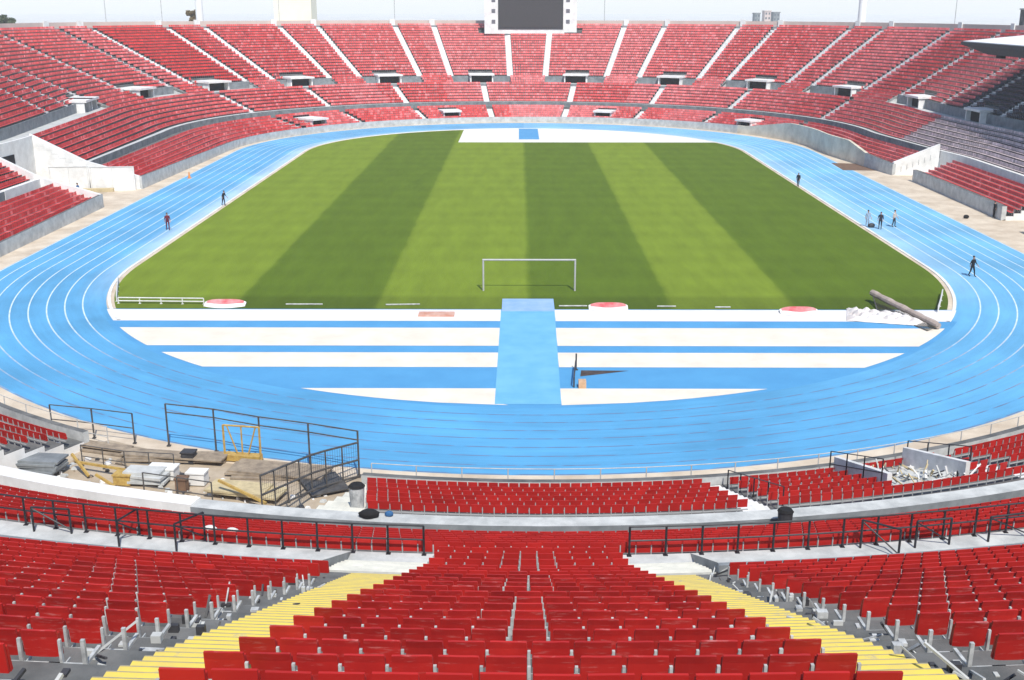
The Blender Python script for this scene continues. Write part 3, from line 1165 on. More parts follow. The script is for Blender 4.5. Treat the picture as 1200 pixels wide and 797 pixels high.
# individual seats
def back_mesh():
    bm = bmesh.new()
    nx, nz = 7, 5
    w, hh = .203, .35
    g = []
    for k in range(2):
        lay = []
        for i in range(nx):
            for j in range(nz):
                x = -w + 2 * w * i / (nx - 1)
                t = j / (nz - 1)
                z = .47 + hh * t
                cur = .010 * (x / w) ** 2
                y = .12 + .03 * t - cur + (.032 if k else 0) + (.010 * max(0, t - .75) * 4)
                if (i in (0, nx - 1)) and (j in (0, nz - 1)):
                    x *= .975
                    z += .006 * (1 if j == 0 else -1)
                lay.append(bm.verts.new((x, y, z)))
        g.append(lay)
    I = lambda i, j: i * nz + j
    for i in range(nx - 1):
        for j in range(nz - 1):
            bm.faces.new((g[0][I(i, j)], g[0][I(i + 1, j)], g[0][I(i + 1, j + 1)], g[0][I(i, j + 1)]))
            bm.faces.new((g[1][I(i, j + 1)], g[1][I(i + 1, j + 1)], g[1][I(i + 1, j)], g[1][I(i, j)]))
    for i in range(nx - 1):
        for j in (0, nz - 1):
            a, b, c, d = g[0][I(i, j)], g[0][I(i + 1, j)], g[1][I(i + 1, j)], g[1][I(i, j)]
            bm.faces.new((d, c, b, a) if j == 0 else (a, b, c, d))
    for j in range(nz - 1):
        for i in (0, nx - 1):
            a, b, c, d = g[0][I(i, j)], g[0][I(i, j + 1)], g[1][I(i, j + 1)], g[1][I(i, j)]
            bm.faces.new((a, b, c, d) if i == 0 else (d, c, b, a))
    me = bpy.data.meshes.new('backrest')
    bm.to_mesh(me)
    bm.free()
    return me


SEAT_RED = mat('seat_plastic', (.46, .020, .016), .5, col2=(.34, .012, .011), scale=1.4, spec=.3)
scuff(SEAT_RED, .55)  # pale wear on the seats, doubling as painted glints
_n = SEAT_RED.node_tree
_b = _n.nodes['Principled BSDF']
_o = _b.inputs['Base Color'].links[0].from_socket
_oi = _n.nodes.new('ShaderNodeObjectInfo')
_mr = _n.nodes.new('ShaderNodeMapRange')
_mr.inputs['To Min'].default_value = .80
_mr.inputs['To Max'].default_value = 1.16
_n.links.new(_oi.outputs['Random'], _mr.inputs['Value'])
_mx = _n.nodes.new('ShaderNodeMix')
_mx.data_type = 'RGBA'
_mx.blend_type = 'MULTIPLY'
_mx.inputs['Factor'].default_value = 1
_n.links.new(_o, _mx.inputs[6])
_n.links.new(_mr.outputs['Result'], _mx.inputs[7])
_n.links.new(_mx.outputs[2], _b.inputs['Base Color'])
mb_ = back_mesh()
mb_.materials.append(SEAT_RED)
pm = MB()
w = .203
pm.hexa([(-w, .06, .47), (w, .06, .47), (w, .10, .46), (-w, .10, .46), (-w, .105, .77), (w, .105, .77), (w, .128, .76), (-w, .128, .76)])
fm = MB()
fm.hexa([(-.242, .13, 0), (-.208, .13, 0), (-.208, .18, 0), (-.242, .18, 0), (-.241, .155, .71), (-.209, .155, .71), (-.209, .19, .71), (-.241, .19, .71)])
fm.box(-.208, .2255, .158, .198, .37, .415)
fm.box(-.260, -.190, .09, .22, 0.0, .012)
fm.hexa([(-.232, -.02, .33), (-.218, -.02, .33), (-.218, .13, .33), (-.232, .13, .33), (-.232, -.02, .37), (-.218, -.02, .37), (-.218, .13, .37), (-.232, .13, .37)])
fe = MB()
fe.v, fe.f, fe.m = list(fm.v), list(fm.f), list(fm.m)
fe.hexa([(.2262, .13, 0), (.258, .13, 0), (.258, .18, 0), (.2262, .18, 0), (.2262, .155, .71), (.258, .155, .71), (.258, .19, .71), (.2262, .19, .71)])
es = MB()
es.box(-.20, .22, .158, .198, .37, .415)
es.hexa([(.20, .13, 0), (.245, .13, 0), (.245, .18, 0), (.20, .18, 0), (.20, .155, .72), (.245, .155, .72), (.245, .195, .72), (.20, .195, .72)])
es.hexa([(.19, .205, .10), (.215, .205, .10), (.215, .50, .04), (.19, .50, .04), (.19, .205, .40), (.215, .205, .40), (.215, .30, .36), (.19, .30, .36)])
es.bar((.20, .21, .40), (.05, .62, .02), .022, n=6)
es.box(-.06, .10, .56, .70, .0, .016)
es.box(.19, .23, -.22, .15, .37, .41)
proto_es = es.build('end_support', M['steel'])
me_es = proto_es.data
bpy.data.objects.remove(proto_es)
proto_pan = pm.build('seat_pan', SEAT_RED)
proto_fr = fm.build('support_frame', M['steel'])
proto_fe = fe.build('support_frame', M['steel'])
me_pan, me_fr, me_fe = proto_pan.data, proto_fr.data, proto_fe.data
for o in (proto_pan, proto_fr, proto_fe):
    bpy.data.objects.remove(o)
ORD = ['first', 'second', 'third', 'fourth', 'fifth', 'sixth', 'seventh', 'eighth', 'ninth', 'tenth', 'eleventh', 'twelfth', 'thirteenth',
       'fourteenth', 'fifteenth', 'sixteenth', 'seventeenth', 'eighteenth', 'nineteenth', 'twentieth', 'twenty-first', 'twenty-second',
       'twenty-third', 'twenty-fourth', 'twenty-fifth', 'twenty-sixth', 'twenty-seventh', 'twenty-eighth', 'twenty-ninth', 'thirtieth']


def block_of(i):
    u = su[i]
    return 'centre' if CEN_L < u < CEN_R else ('left' if u < 0 else 'right')


brow = {}
for i in INDIV:
    brow.setdefault(block_of(i), set()).add((tier[i], row[i], float(SEATS[i][1])))
rank = {}
for b, s in brow.items():
    for k, t in enumerate(sorted(s, key=lambda t: -t[2])):
        rank[(b, t[0], t[1])] = k
for i in INDIV:
    b = block_of(i)
    k = rank[(b, tier[i], row[i])]
    num, n = SEATS[i][7], SEATS[i][8]
    rw = 'lowest row in view' if k == 0 else ORD[k] + ' row up in view'
    if b == 'centre':
        lab = f'red seat, centre block, {rw}, {ORD[num]} from the left yellow stairs'
    elif b == 'left':
        lab = f'red seat, left block, {rw}, {ORD[n - 1 - num]} left of the yellow stairs'
    else:
        lab = f'red seat, right block, {rw}, {ORD[num]} right of the yellow stairs'
    e = thing('stadium_seat', tuple(SP[i]), lab, 'seat', 'red seats of the nearest rows', math.atan2(SNY[i], SNX[i]) - math.pi / 2 + rng.normal(0, .012))
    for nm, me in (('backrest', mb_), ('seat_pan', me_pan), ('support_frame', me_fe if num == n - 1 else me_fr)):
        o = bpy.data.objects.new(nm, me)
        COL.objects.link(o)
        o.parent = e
    if (b == 'left' and num == n - 1) or (b == 'right' and num == 0):
        o = bpy.data.objects.new('end_support', me_es)
        COL.objects.link(o)
        o.parent = e
        o.location = (-.27 if b == 'left' else .27, 0, 0)
        o.scale.x = -1 if b == 'left' else 1

# ---------------------------------------------------------------- gates and stair well of the stand
m = MB()
m.ubox(GAP_R[1] + .02, GAP_R[1] + .45, 2.5, 11.0, 0, 1.7, z1b=4.1)
m.build('gate_wall', M['white_paint'], stand)
for a, b in ((GAP_L[0] - .5, GAP_L[0] - .02), (GAP_L[1] + .02, GAP_L[1] + .5)):
    m = MB()
    m.ubox(a, b, 2.5, 11.24, 0, 1.5, z1b=3.4)
    m.build('gate_wall', M['white_paint'], stand)
    m = MB()
    m.ubox(a, b, 11.25, 20.04, 0, 3.4, z1b=6.7)
    m.build('gate_wall', M['white_paint'], stand)
m = MB()
m.sweep([(19.6, 0), (19.6, 6.5), (20.04, 6.5), (20.04, 5.7)], ring_us(GAP_L[0], GAP_L[1], .8), caps=True)
m.build('gate_wall', M['white_paint'], stand)
m = MB()
m.sweep([(7.0, .004), (19.6, .004)], ring_us(GAP_L[0], GAP_L[1], .8))
tag(m.build('gate_floor', M['sand']), kind='structure')
for ya_, yb2 in ((-10.0, -7.6), (-6.8, -3.6)):
    m = MB()
    m.ubox(-uy(yb2), -uy(ya_), 19.4, 19.595, 2.2, 5.0)
    m.build('tunnel_opening', M['dark'], stand)
a, b = LVOM[-1]
m = MB()
m.ubox(a, a + .2, 3.7, 7.8, .6, 1.75, z1b=2.6)
m.build('stairwell_wall', M['white_step'], stand)
m = MB()
m.ubox(b - .2, b, 3.7, 7.8, .6, 1.75, z1b=2.6)
m.build('stairwell_wall', M['white_step'], stand)
m = MB()
for k in range(5):
    m.ubox(a + .2, b - .2, 3.8 + .7 * k, 4.49 + .7 * k, .5, .78 + .24 * k)
m.build('stairwell_steps', M['concrete_pale'], stand)
M_CLUT = [M['concrete_pale'], M['plank_pale'], M['dark_grey'], M['white_paint']]
m = MB()
for k in range(70):
    uu, dd = rng.uniform(a + .3, b - .3), rng.uniform(3.6, 8.4)
    zz = .8 + .29 * (dd - 3.6)
    p = Vector(v3(uu, dd, zz))
    q = Vector((rng.normal(0, .4), rng.normal(0, .4), rng.uniform(.02, .5)))
    m.bar(p, p + q, rng.uniform(.02, .06), int(rng.integers(0, 4)), n=4)
tag(m.build('rubble', M_CLUT), 'loose poles and offcuts piled in the lower stair well', 'rubble', kind='stuff')
# white steps beside the lower seats at the yard
m = MB()
for i, (d, z) in enumerate(LOW):
    m.ubox(GAP_YARD[1] + .02, u_at(428, d, .5 + z, -40, 0), d - .54 if i else 2.8, d + .54, z + .002, z + .02)
m.build('aisle_stairs', M['landing'], stand)
m = MB()
for k in range(420):
    j = int(rng.integers(0, 19))
    d, z = UPP[j]
    dd = d + rng.uniform(-.5, .5)
    x = rng.uniform(-6.05, -5.28) if rng.random() < .5 else rng.uniform(3.78, 4.45)
    p = Vector(v3(ux(x, dd), dd, z))
    if rng.random() < .35:
        q = Vector((rng.normal(0, .28), rng.normal(0, .28), rng.uniform(.02, .34)))
        m.bar(p, p + q, rng.uniform(.012, .028), int(rng.integers(0, 3)), n=4)
    else:
        w1, w2 = rng.uniform(.02, .09), rng.uniform(.02, .07)
        m.box(p.x - w1, p.x + w1, p.y - w2, p.y + w2, p.z, p.z + rng.uniform(.01, .14), int(rng.integers(0, 3)))
tag(m.build('rubble', [M['concrete_pale'], M['dark_grey'], M['steel']]), 'broken brackets and grey rubble on the concrete beside the yellow stairs', 'rubble', kind='stuff')
# landing steps at the foot of the yellow stairs
for x0, x1 in ((-5.9, -3.3), (2.05, 4.2)):
    m = MB()
    for k in range(6):
        d0 = 20.9 + .4 * k
        p = []
        for zz in (6.15, 6.36 + .17 * k):
            for (x, dd) in ((x0, d0), (x1, d0), (x1, d0 + .39), (x0, d0 + .39)):
                p.append(v3(ux(x, dd), dd, zz))
        m.hexa(p)
    m.build('landing_steps', M['landing'], stand)


# ---------------------------------------------------------------- railings and fences
def resample(pts, step):
    P = [Vector(p) for p in pts]
    seg = [(b - a).length for a, b in zip(P[:-1], P[1:])]
    tot = sum(seg)
    n = max(1, round(tot / step))
    out = []
    for k in range(n + 1):
        t = tot * k / n
        for a, b, s in zip(P[:-1], P[1:], seg):
            if t <= s + 1e-6:
                out.append(a.lerp(b, t / max(s, 1e-6)))
                break
            t -= s
        else:
            out.append(P[-1])
    return out


def railing(name, pts, h, step, r, mt, label, cat, group=None, rails=(1.0, .52), rr=None, mesh=None, lean=0.0):
    ps = resample(pts, step)
    root = thing(name, tuple(ps[0]), label, cat, group)
    rr = rr or r * .8
    for p in ps:
        mb = MB()
        mb.bar(p, p + Vector((lean, 0, h)), r, n=6)
        mb.box(p.x - r * 2, p.x + r * 2, p.y - r * 2, p.y + r * 2, p.z, p.z + .015)
        mb.build('post', mt, root)
    for k, q in enumerate(rails):
        mb = MB()
        for a, b in zip(ps[:-1], ps[1:]):
            up = Vector((lean * q, 0, h * q))
            mb.bar(a + up, b + up, rr, n=6)
        mb.build('handrail' if k == 0 else 'mid_rail', mt, root)
    if mesh:
        mb = MB()
        for a, b in zip(ps[:-1], ps[1:]):
            n = max(2, int((b - a).length / .14))
            for i in range(n):
                q = a.lerp(b, i / n)
                mb.bar(q + Vector((0, 0, .08)), q + Vector((lean, 0, h)), .006, n=3)
            for j in range(1, int(h / .22)):
                mb.bar(a + Vector((0, 0, .22 * j)), b + Vector((0, 0, .22 * j)), .006, n=3)
        mb.build('wire_mesh', mesh, root)
    return root


def arc_pts(u0, u1, d, z, step=.5):
    us = np.linspace(u0, u1, max(2, int(abs(u1 - u0) / step)))
    return [tuple(map(float, p)) for p in wp(us, np.full(us.shape, d), z)]


UW = 6.2
uwl = u_at(497, 20.1, 6.7, -40, 0)
uwr = u_at(737, 20.1, 6.7, 0, 40)
railing('guard_rail', arc_pts(uwl, -27, 20.12, UW), .92, 1.05, .034, M['black_steel'],
        'long black railing on the walkway left of the centre seats', 'railing')
railing('guard_rail', arc_pts(uwr, 28, 20.12, UW), .92, 1.05, .034, M['black_steel'],
        'long black railing on the walkway right of the centre seats', 'railing')
railing('track_fence', arc_pts(GAP_YARD[1] + .3, 47, 2.15, .0), 1.25, 2.1, .028, M['fence_pale'],
        'pale thin fence along the track in front of the nearest seats', 'fence', rails=(1.0, .55))
railing('track_fence', arc_pts(-58, GAP_YARD[0] + 1.0, 2.15, .0), 1.25, 2.1, .028, M['fence_pale'],
        'pale thin fence along the track left of the builders\' yard', 'fence', rails=(1.0, .55))


def barrier_frame(px, py, z, ang, label, w=1.0, h=.8):
    p = gp(px, py, z)
    root = thing('barrier_frame', tuple(p), label, 'barrier', 'black barriers on the walkway', ang)
    c, s = math.cos(ang), math.sin(ang)
    t = Vector((c, s, 0))
    for k in (-1, 1):
        mb = MB()
        mb.bar(p + t * (w / 2 * k), p + t * (w / 2 * k) + Vector((0, 0, h)), .035)
        mb.build('post', M['black_steel'], root)
    mb = MB()
    mb.bar(p - t * w / 2 + Vector((0, 0, h)), p + t * w / 2 + Vector((0, 0, h)), .032)
    mb.build('top_bar', M['black_steel'], root)
    mb = MB()
    mb.bar(p - t * w / 2 + Vector((0, 0, h * .95)), p + t * w / 2 + Vector((0, 0, .12)), .025)
    mb.build('brace', M['black_steel'], root)
    return root


barrier_frame(62, 624, UW, -.12, 'black tube barrier at the far left end of the pale walkway', 1.2)
barrier_frame(152, 634, UW, 1.2, 'black barrier turned across the walkway, second from the left', .9, .85)
barrier_frame(224, 640, UW, .9, 'black braced barrier beside the white sacks on the walkway', 1.0, .9)
barrier_frame(1030, 648, UW, -.6, 'black braced barrier at the bend of the right walkway', 1.1, .9)
barrier_frame(1092, 640, UW, .2, 'black barrier between two others on the right walkway', 1.1, .85)
barrier_frame(1180, 632, UW, .25, 'black wide barrier at the far right end of the walkway', 1.3, .8)
railing('stair_handrail', [v3(LA_NEAR[1] + .72, 3.2, .5), v3(LA_NEAR[1] + .72, 9.2, 2.3)], .85, 1.5, .03, M['black_steel'],
        'black handrail down the white steps of the lower tier', 'railing', rails=(1.0,))
for k, (uu, lb) in enumerate(((a - .12, 'black handrail on the left wall of the lower stair well'), (b + .12, 'black handrail on the right wall of the lower stair well'))):
    railing('stair_handrail', [v3(uu, 3.6, .7), v3(uu, 7.6, 1.9)], 1.3, 1.3, .03, M['black_steel'], lb, 'railing')


# ---------------------------------------------------------------- builders' yard in the gap of the lower tier
m = MB()
us = ring_us(GAP_YARD[0] - .0, GAP_YARD[1], .6)
m.sweep([(1.2, .03), (11.1, .06)], us)
tag(m.build('yard_earth', M['sand']), kind='structure')
yp = [gp(*q, .05) for q in ((198, 522), (255, 529), (313, 540), (378, 549), (421, 557))]
railing('site_fence', [tuple(p) for p in yp], 2.25, 2.6, .05, M['grey_steel'], 'tall grey pipe fence between the yard and the blue track', 'fence', rails=(1.0, .80), rr=.035)
yp = [gp(*q, .05) for q in ((62, 508), (112, 513), (158, 519))]
railing('site_fence', [tuple(p) for p in yp], 1.6, 2.3, .045, M['grey_steel'], 'low grey pipe fence at the left corner of the yard', 'fence', rails=(1.0, .5), rr=.03)
yp = [gp(421, 559, .06), gp(372, 573, .4), gp(308, 603, 1.2)]
railing('mesh_fence', [tuple(p) for p in yp], 1.75, 1.1, .04, M['grey_steel'], 'grey wire mesh fence slanting down the right side of the yard', 'fence',
        rails=(1.0, .03, .5), rr=.05, mesh=M['dark_grey'])
# yellow frame standing by the fence
g0, g1 = gp(264, 537, .08), gp(306, 540, .08)
root = thing('yellow_frame', tuple(g0), 'yellow steel frame with slanted braces standing by the yard fence', 'frame')
t = (g1 - g0)
H_ = 1.75
for nm, q in (('post', 0), ('post', 1), ('post', .5)):
    m = MB()
    m.bar(g0 + t * q, g0 + t * q + Vector((0, 0, H_)), .06 if q != .5 else .045)
    m.build(nm, M['yellow'], root)
m = MB()
m.bar(g0 + Vector((0, 0, H_)), g1 + Vector((0, 0, H_)), .05)
m.build('top_bar', M['yellow'], root)
for q0, q1 in ((.1, .36), (.9, .66)):
    m = MB()
    m.bar(g0 + t * q0 + Vector((0, 0, H_)), g0 + t * q1 + Vector((0, 0, .3)), .04)
    m.build('brace', M['yellow'], root)
m = MB()
m.obox(g0, g1, .5, .06, .36)
m.build('base_plate', M['yellow'], root)


def slab_pile(name, px, py, w, dp, n, th, ang, mt, label, cat, z=.06, jig=.12, group=None):
    p = gp(px, py, z)
    root = thing(name, tuple(p), label, cat, group, ang)
    for k in range(n):
        mb = MB()
        ox, oy = rng.normal(0, jig, 2)
        hw, hd = w / 2 * (1 + rng.normal(0, .04)), dp / 2
        c, s = math.cos(ang + rng.normal(0, .05)), math.sin(ang + rng.normal(0, .05))
        q = []
        for zz in (z + th * k, z + th * (k + .93)):
            for x, y in ((-hw, -hd), (hw, -hd), (hw, hd), (-hw, hd)):
                q.append((p.x + ox + x * c - y * s, p.y + oy + x * s + y * c, zz))
        mb.hexa(q)
        mb.build('board', mt, root)
    return root


slab_pile('plank_pile', 330, 556, 4.6, 1.5, 3, .09, -.12, M['plank'], 'wide pile of grey brown planks right of the yellow frame', 'planks')
slab_pile('plank_pile', 205, 538, 5.0, .9, 4, .08, -.10, M['plank'], 'long pile of planks lying beside the tall fence', 'planks')
slab_pile('plank_pile', 285, 577, 3.0, 1.3, 2, .10, -.18, M['plank_pale'], 'pale yellowish boards lying against the white ledge', 'planks', z=.3)
slab_pile('plank_pile', 120, 528, 3.4, .7, 3, .1, -.3, M['plank'], 'short stack of brown planks at the yard\'s left end', 'planks')
slab_pile('board_stack', 48, 549, 2.1, 1.1, 5, .11, -.2, M['grey_paint'], 'stack of grey boards at the yard\'s left edge above the ledge', 'boards', z=.3, jig=.05)
slab_pile('board_stack', 172, 563, 1.9, .9, 4, .13, -.15, M['concrete_pale'], 'stack of pale grey slabs in the middle of the yard', 'boards', z=.2, jig=.08)
slab_pile('steel_sheet', 380, 566, 1.9, 2.2, 1, .06, .5, M['grey_steel'], 'dark steel sheet lying inside the mesh fence', 'sheet', z=.2)


def yellow_beam(px0, py0, px1, py1, z0, z1, label):
    mb = MB()
    mb.bar(gp(px0, py0, z0), gp(px1, py1, z1), .075, n=4)
    o = mb.build('yellow_beam', M['yellow'])
    return tag(o, label, 'beam', 'yellow steel beams in the yard')


yellow_beam(3, 528, 26, 552, 1.1, .25, 'yellow beam leaning at the far left edge of the yard')
yellow_beam(84, 532, 104, 558, 1.0, .2, 'short yellow beam leaning on the grey boards')
yellow_beam(88, 541, 150, 551, .5, .5, 'yellow beam lying flat across the yard\'s boards')
yellow_beam(112, 556, 134, 570, .9, .4, 'yellow beam slanting down to the white ledge')
yellow_beam(256, 563, 312, 590, 1.0, .35, 'long yellow beam slanting over the pale yellowish boards')


def crate(px, py, w, dp, h, mt, label, z=.1, ang=-.1):
    p = gp(px, py, z)
    root = thing('site_box', tuple(p), label, 'box', 'boxes in the yard', ang)
    c, s = math.cos(ang), math.sin(ang)

    def q(x, y, zz):
        return (p.x + x * c - y * s, p.y + x * s + y * c, zz)
    mb = MB()
    hw, hd = w / 2, dp / 2
    mb.hexa([q(-hw, -hd, z), q(hw, -hd, z), q(hw, hd, z), q(-hw, hd, z), q(-hw, -hd, z + h), q(hw, -hd, z + h), q(hw, hd, z + h), q(-hw, hd, z + h)])
    mb.build('body', mt, root)
    mb = MB()
    hw, hd = hw + .04, hd + .04
    mb.hexa([q(-hw, -hd, z + h), q(hw, -hd, z + h), q(hw, hd, z + h), q(-hw, hd, z + h)] + [q(-hw, -hd, z + h + .07), q(hw, -hd, z + h + .07), q(hw, hd, z + h + .07), q(-hw, hd, z + h + .07)])
    mb.build('lid', mt, root)
    return root


crate(54, 529, 1.25, .6, .35, M['white_paint'], 'low white box by the red seats left of the yard', ang=-.25)
crate(192, 559, 1.3, .7, .5, M['white_paint'], 'white box on the yard between planks and ledge')
crate(232, 566, .85, .6, .55, M['white_paint'], 'small white box right of the bigger white one')
crate(146, 566, .8, .6, .45, M['yellow'], 'yellow box in front of the grey slabs')
crate(28, 527, .6, .5, .45, M['green'], 'small green box at the left end of the yard', ang=-.3)
crate(222, 541, .6, .5, .5, M['dark_grey'], 'dark grey box beside the long plank pile')
crate(214, 575, .5, .4, .6, M['brown'], 'brown crate standing against the white ledge')
yp = [gp(*q, .1) for q in ((97, 545), (150, 553), (205, 556))]
railing('site_barrier', [tuple(p) for p in yp], 1.05, 1.2, .03, M['grey_steel'], 'grey pipe barrier through the middle of the yard', 'barrier', rails=(1.0, .45))
yp = [gp(*q, .1) for q in ((170, 585), (250, 597))]
railing('site_barrier', [tuple(p) for p in yp], 1.3, 1.5, .035, M['grey_steel'], 'dark barrier standing just behind the white ledge', 'barrier', rails=(1.0, .5))
# rubble scattered on the yard
m = MB()
for k in range(260):
    u = rng.uniform(GAP_YARD[0] + .6, GAP_YARD[1] - .8)
    d = rng.uniform(3.2, 10.2)
    p = v3(u, d, .05)
    s_ = rng.uniform(.05, .22)
    a_ = rng.uniform(0, 3)
    c, s = math.cos(a_) * s_, math.sin(a_) * s_
    h = rng.uniform(.03, .16)
    q = [(p[0] + c, p[1] + s), (p[0] - s, p[1] + c * .7), (p[0] - c, p[1] - s), (p[0] + s, p[1] - c * .7)]
    m.hexa([(x, y, .05) for x, y in q] + [(p[0] + (x - p[0]) * .75, p[1] + (y - p[1]) * .75, .05 + h) for x, y in q], int(rng.integers(0, 4)))
tag(m.build('rubble', [M['plank'], M['concrete_pale'], M['dark_grey'], M['white_paint']]), 'loose rubble and offcuts strewn over the yard', 'rubble', kind='stuff')


# ---------------------------------------------------------------- small things on the ledges
def sack(px, py, z, w, h, mt, label, name='bag', cat='bag', group=None):
    p = gp(px, py, z)
    bm = bmesh.new()
    bmesh.ops.create_icosphere(bm, subdivisions=3, radius=1)
    r_ = np.random.default_rng(int(px * 7 + py))
    ph = r_.uniform(0, 6, 3)
    for v in bm.verts:
        k = 1 + .12 * math.sin(4 * v.co.x + ph[0]) * math.sin(5 * v.co.y + ph[1]) + .06 * math.sin(9 * v.co.z + ph[2])
        zc = max(v.co.z, -.75)
        v.co = Vector((v.co.x * w / 2 * k, v.co.y * w / 3 * k, (zc + .75) / 1.75 * h))
    me = bpy.data.meshes.new(name)
    bm.to_mesh(me)
    bm.free()
    me.materials.append(mt)
    me.polygons.foreach_set('use_smooth', [True] * len(me.polygons))
    o = bpy.data.objects.new(name, me)
    o.location = p
    COL.objects.link(o)
    return tag(o, label, cat, group)


sack(433, 606, 3.2, .75, .32, M['dark'], 'black bag lying on the ledge at the left end of the lower seats')
sack(456, 605, 3.2, .32, .22, M['bag_blue'], 'small blue bag on the ledge beside the black one')
sack(246, 622, UW, .42, .17, M['tarp'], 'white sack on the walkway beside the black braced barrier', 'sack', 'sack')
sack(272, 624, UW, .36, .15, M['tarp'], 'white sack right of its twin on the walkway', 'sack', 'sack')
sack(932, 634, UW, .42, .18, M['tarp'], 'white sack under the railing of the right walkway', 'sack', 'sack')
sack(1021, 266.5, .01, .7, .45, M['dark_grey'], 'dark bag on the track between two standing people', 'bag', 'bag')
sack(1132, 256, .01, .6, .4, M['dark'], 'black bag left alone near the track\'s right outer edge', 'bag', 'bag')


def bin_(px, py, z, r, h, mt, lid, label):
    p = gp(px, py, z)
    root = thing('litter_bin', tuple(p), label, 'bin')
    mb = MB()
    mb.bar(p, p + Vector((0, 0, h)), r * .85, n=14, r2=r)
    mb.build('body', mt, root)
    mb = MB()
    mb.bar(p + Vector((0, 0, h)), p + Vector((0, 0, h + .1)), r * 1.08, n=14, r2=r * .8)
    mb.build('lid', lid, root)


bin_(419, 596, 1.6, .33, 1.0, M['steel'], M['dark'], 'grey bin with black lid at the left end of the lower seats')
bin_(919, 621, 3.0, .28, .75, M['dark_grey'], M['dark'], 'dark round bin where the right ledge begins')

# ---------------------------------------------------------------- pitch furniture
ga, gb = gp(566.5, 341), gp(673.5, 341)
root = thing('goal_frame', ((ga.x + gb.x) / 2, ga.y, .02), 'white football goal frame without a net on the near grass', 'goal')
for p in (ga, gb):
    m = MB()
    m.bar((p.x, ga.y, .02), (p.x, ga.y, 2.5), .075, n=10)
    m.build('post', M['goal'], root)
m = MB()
m.bar((ga.x - .06, ga.y, 2.5), (gb.x + .06, ga.y, 2.5), .075, n=10)
m.build('crossbar', M['goal'], root)


def low_rail(pts, label, h=.45):
    return railing('low_rail', [tuple(gp(*p, .02)) for p in pts], h, 1.6, .045, M['rail_white'], label, 'rail', rails=(1.0, .45), rr=.05)


low_rail([(139, 331), (138, 340), (137, 353)], 'white low rail up the left corner of the pitch')
low_rail([(139, 355.5), (190, 356), (239, 356.5)], 'white low rail along the near left edge of the grass')
low_rail([(1104, 346), (1102, 356), (1099, 366)], 'white low rail at the right corner of the pitch')
for (a_, b_, lb) in (((335, 356.5), (378, 356.5), 'grey pipe lying at the grass edge left of the runway'),
                     ((452, 357), (492, 356.5), 'grey pipe on the grass edge nearest the left of the runway'),
                     ((655, 358.5), (688, 358.5), 'grey pipe on the grass just right of the runway'),
                     ((770, 359), (792, 359), 'short grey pipe right of the red and white mat'),
                     ((838, 360), (856, 360), 'short grey pipe midway between the two right mats')):
    m = MB()
    A, B = gp(*a_, .08), gp(*b_, .08)
    m.bar(A, B, .06)
    tag(m.build('pipe', M['steel']), lb, 'pipe', 'pipes lying along the grass edge')


def ad_mat(px, py, w, label):
    """a padded lens of a mat: white rim, red top"""
    p = gp(px, py + 4.5, .03)
    root = thing('advert_mat', tuple(p), label, 'mat', 'red and white mats at the grass edge')
    mb = MB()
    n = 20
    top, bot = [], []
    for i in range(n + 1):
        x = -1 + 2 * i / n
        bot.append((p.x + x * w / 2, p.y - .10 - .55 * (1 - x * x), .03))
        top.append((p.x + x * w / 2, p.y + .45, .44 * (1 - .5 * x ** 4)))
    for i in range(n):
        mb.quad(bot[i], bot[i + 1], top[i + 1], top[i])
        mb.quad(top[i], top[i + 1], (top[i + 1][0], top[i + 1][1] + .12, .03), (top[i][0], top[i][1] + .12, .03))
    mb.build('panel', M['white_paint'], root)
    mb = MB()
    for i in range(1, n - 1):
        def mid(k, f):
            a, b = Vector(bot[k]), Vector(top[k])
            return a.lerp(b, f) + Vector((0, -.006, .008))
        mb.quad(mid(i, .42 + .25 * abs(-1 + 2 * i / n) ** 2), mid(i + 1, .42 + .25 * abs(-1 + 2 * (i + 1) / n) ** 2), mid(i + 1, 1.0), mid(i, 1.0))
    mb.build('red_band', M['mat_red'], root)


ad_mat(263, 354, 3.1, 'red and white padded mat at the left end of the low rail')
ad_mat(713, 358, 2.9, 'red and white padded mat right of the blue runway')
ad_mat(937, 363, 2.8, 'red and white padded mat nearest the tipped training goal')
m = MB()
A, B = gp(490, 371, .03), gp(532, 371, .03)
m.box(A.x, B.x, A.y, A.y + 1.0, .018, .14)
tag(m.build('crash_mat', M['mat_brown']), 'flat reddish brown mat on the white strip left of the runway', 'mat')

# water jump: pit, post and barrier
m = MB()
m.poly([tuple(gp(*q, .022)) for q in ((680, 441), (707, 438), (737, 434.5), (681, 434))])
tag(m.build('water_jump_pit', M['pit']), kind='structure')
A, B = gp(672.5, 454, .012), gp(674.5, 434, .012)
root = thing('water_jump_barrier', tuple(A), 'steeplechase barrier with tan end block beside the dark pit', 'barrier')
m = MB()
m.bar(A + Vector((0, 0, .6)), B + Vector((0, 0, .6)), .06, n=4)
m.build('beam', M['dark_grey'], root)
for q in (A, B):
    m = MB()
    m.bar(q, q + Vector((0, 0, .6)), .05, n=6)
    m.build('post', M['dark_grey'], root)
m = MB()
p = gp(682.5, 455.5, .012)
m.box(p.x - .22, p.x + .22, p.y, p.y + .5, .012, .45)
m.build('end_block', M['tan'], root)
m = MB()
p = gp(675, 433.5, .012)
m.bar(p, p + Vector((0, 0, 1.05)), .05)
m.box(p.x - .12, p.x + .12, p.y - .1, p.y + .1, .012, .05)
tag(m.build('marker_post', M['dark_grey']), 'thin dark post standing behind the water jump', 'post')

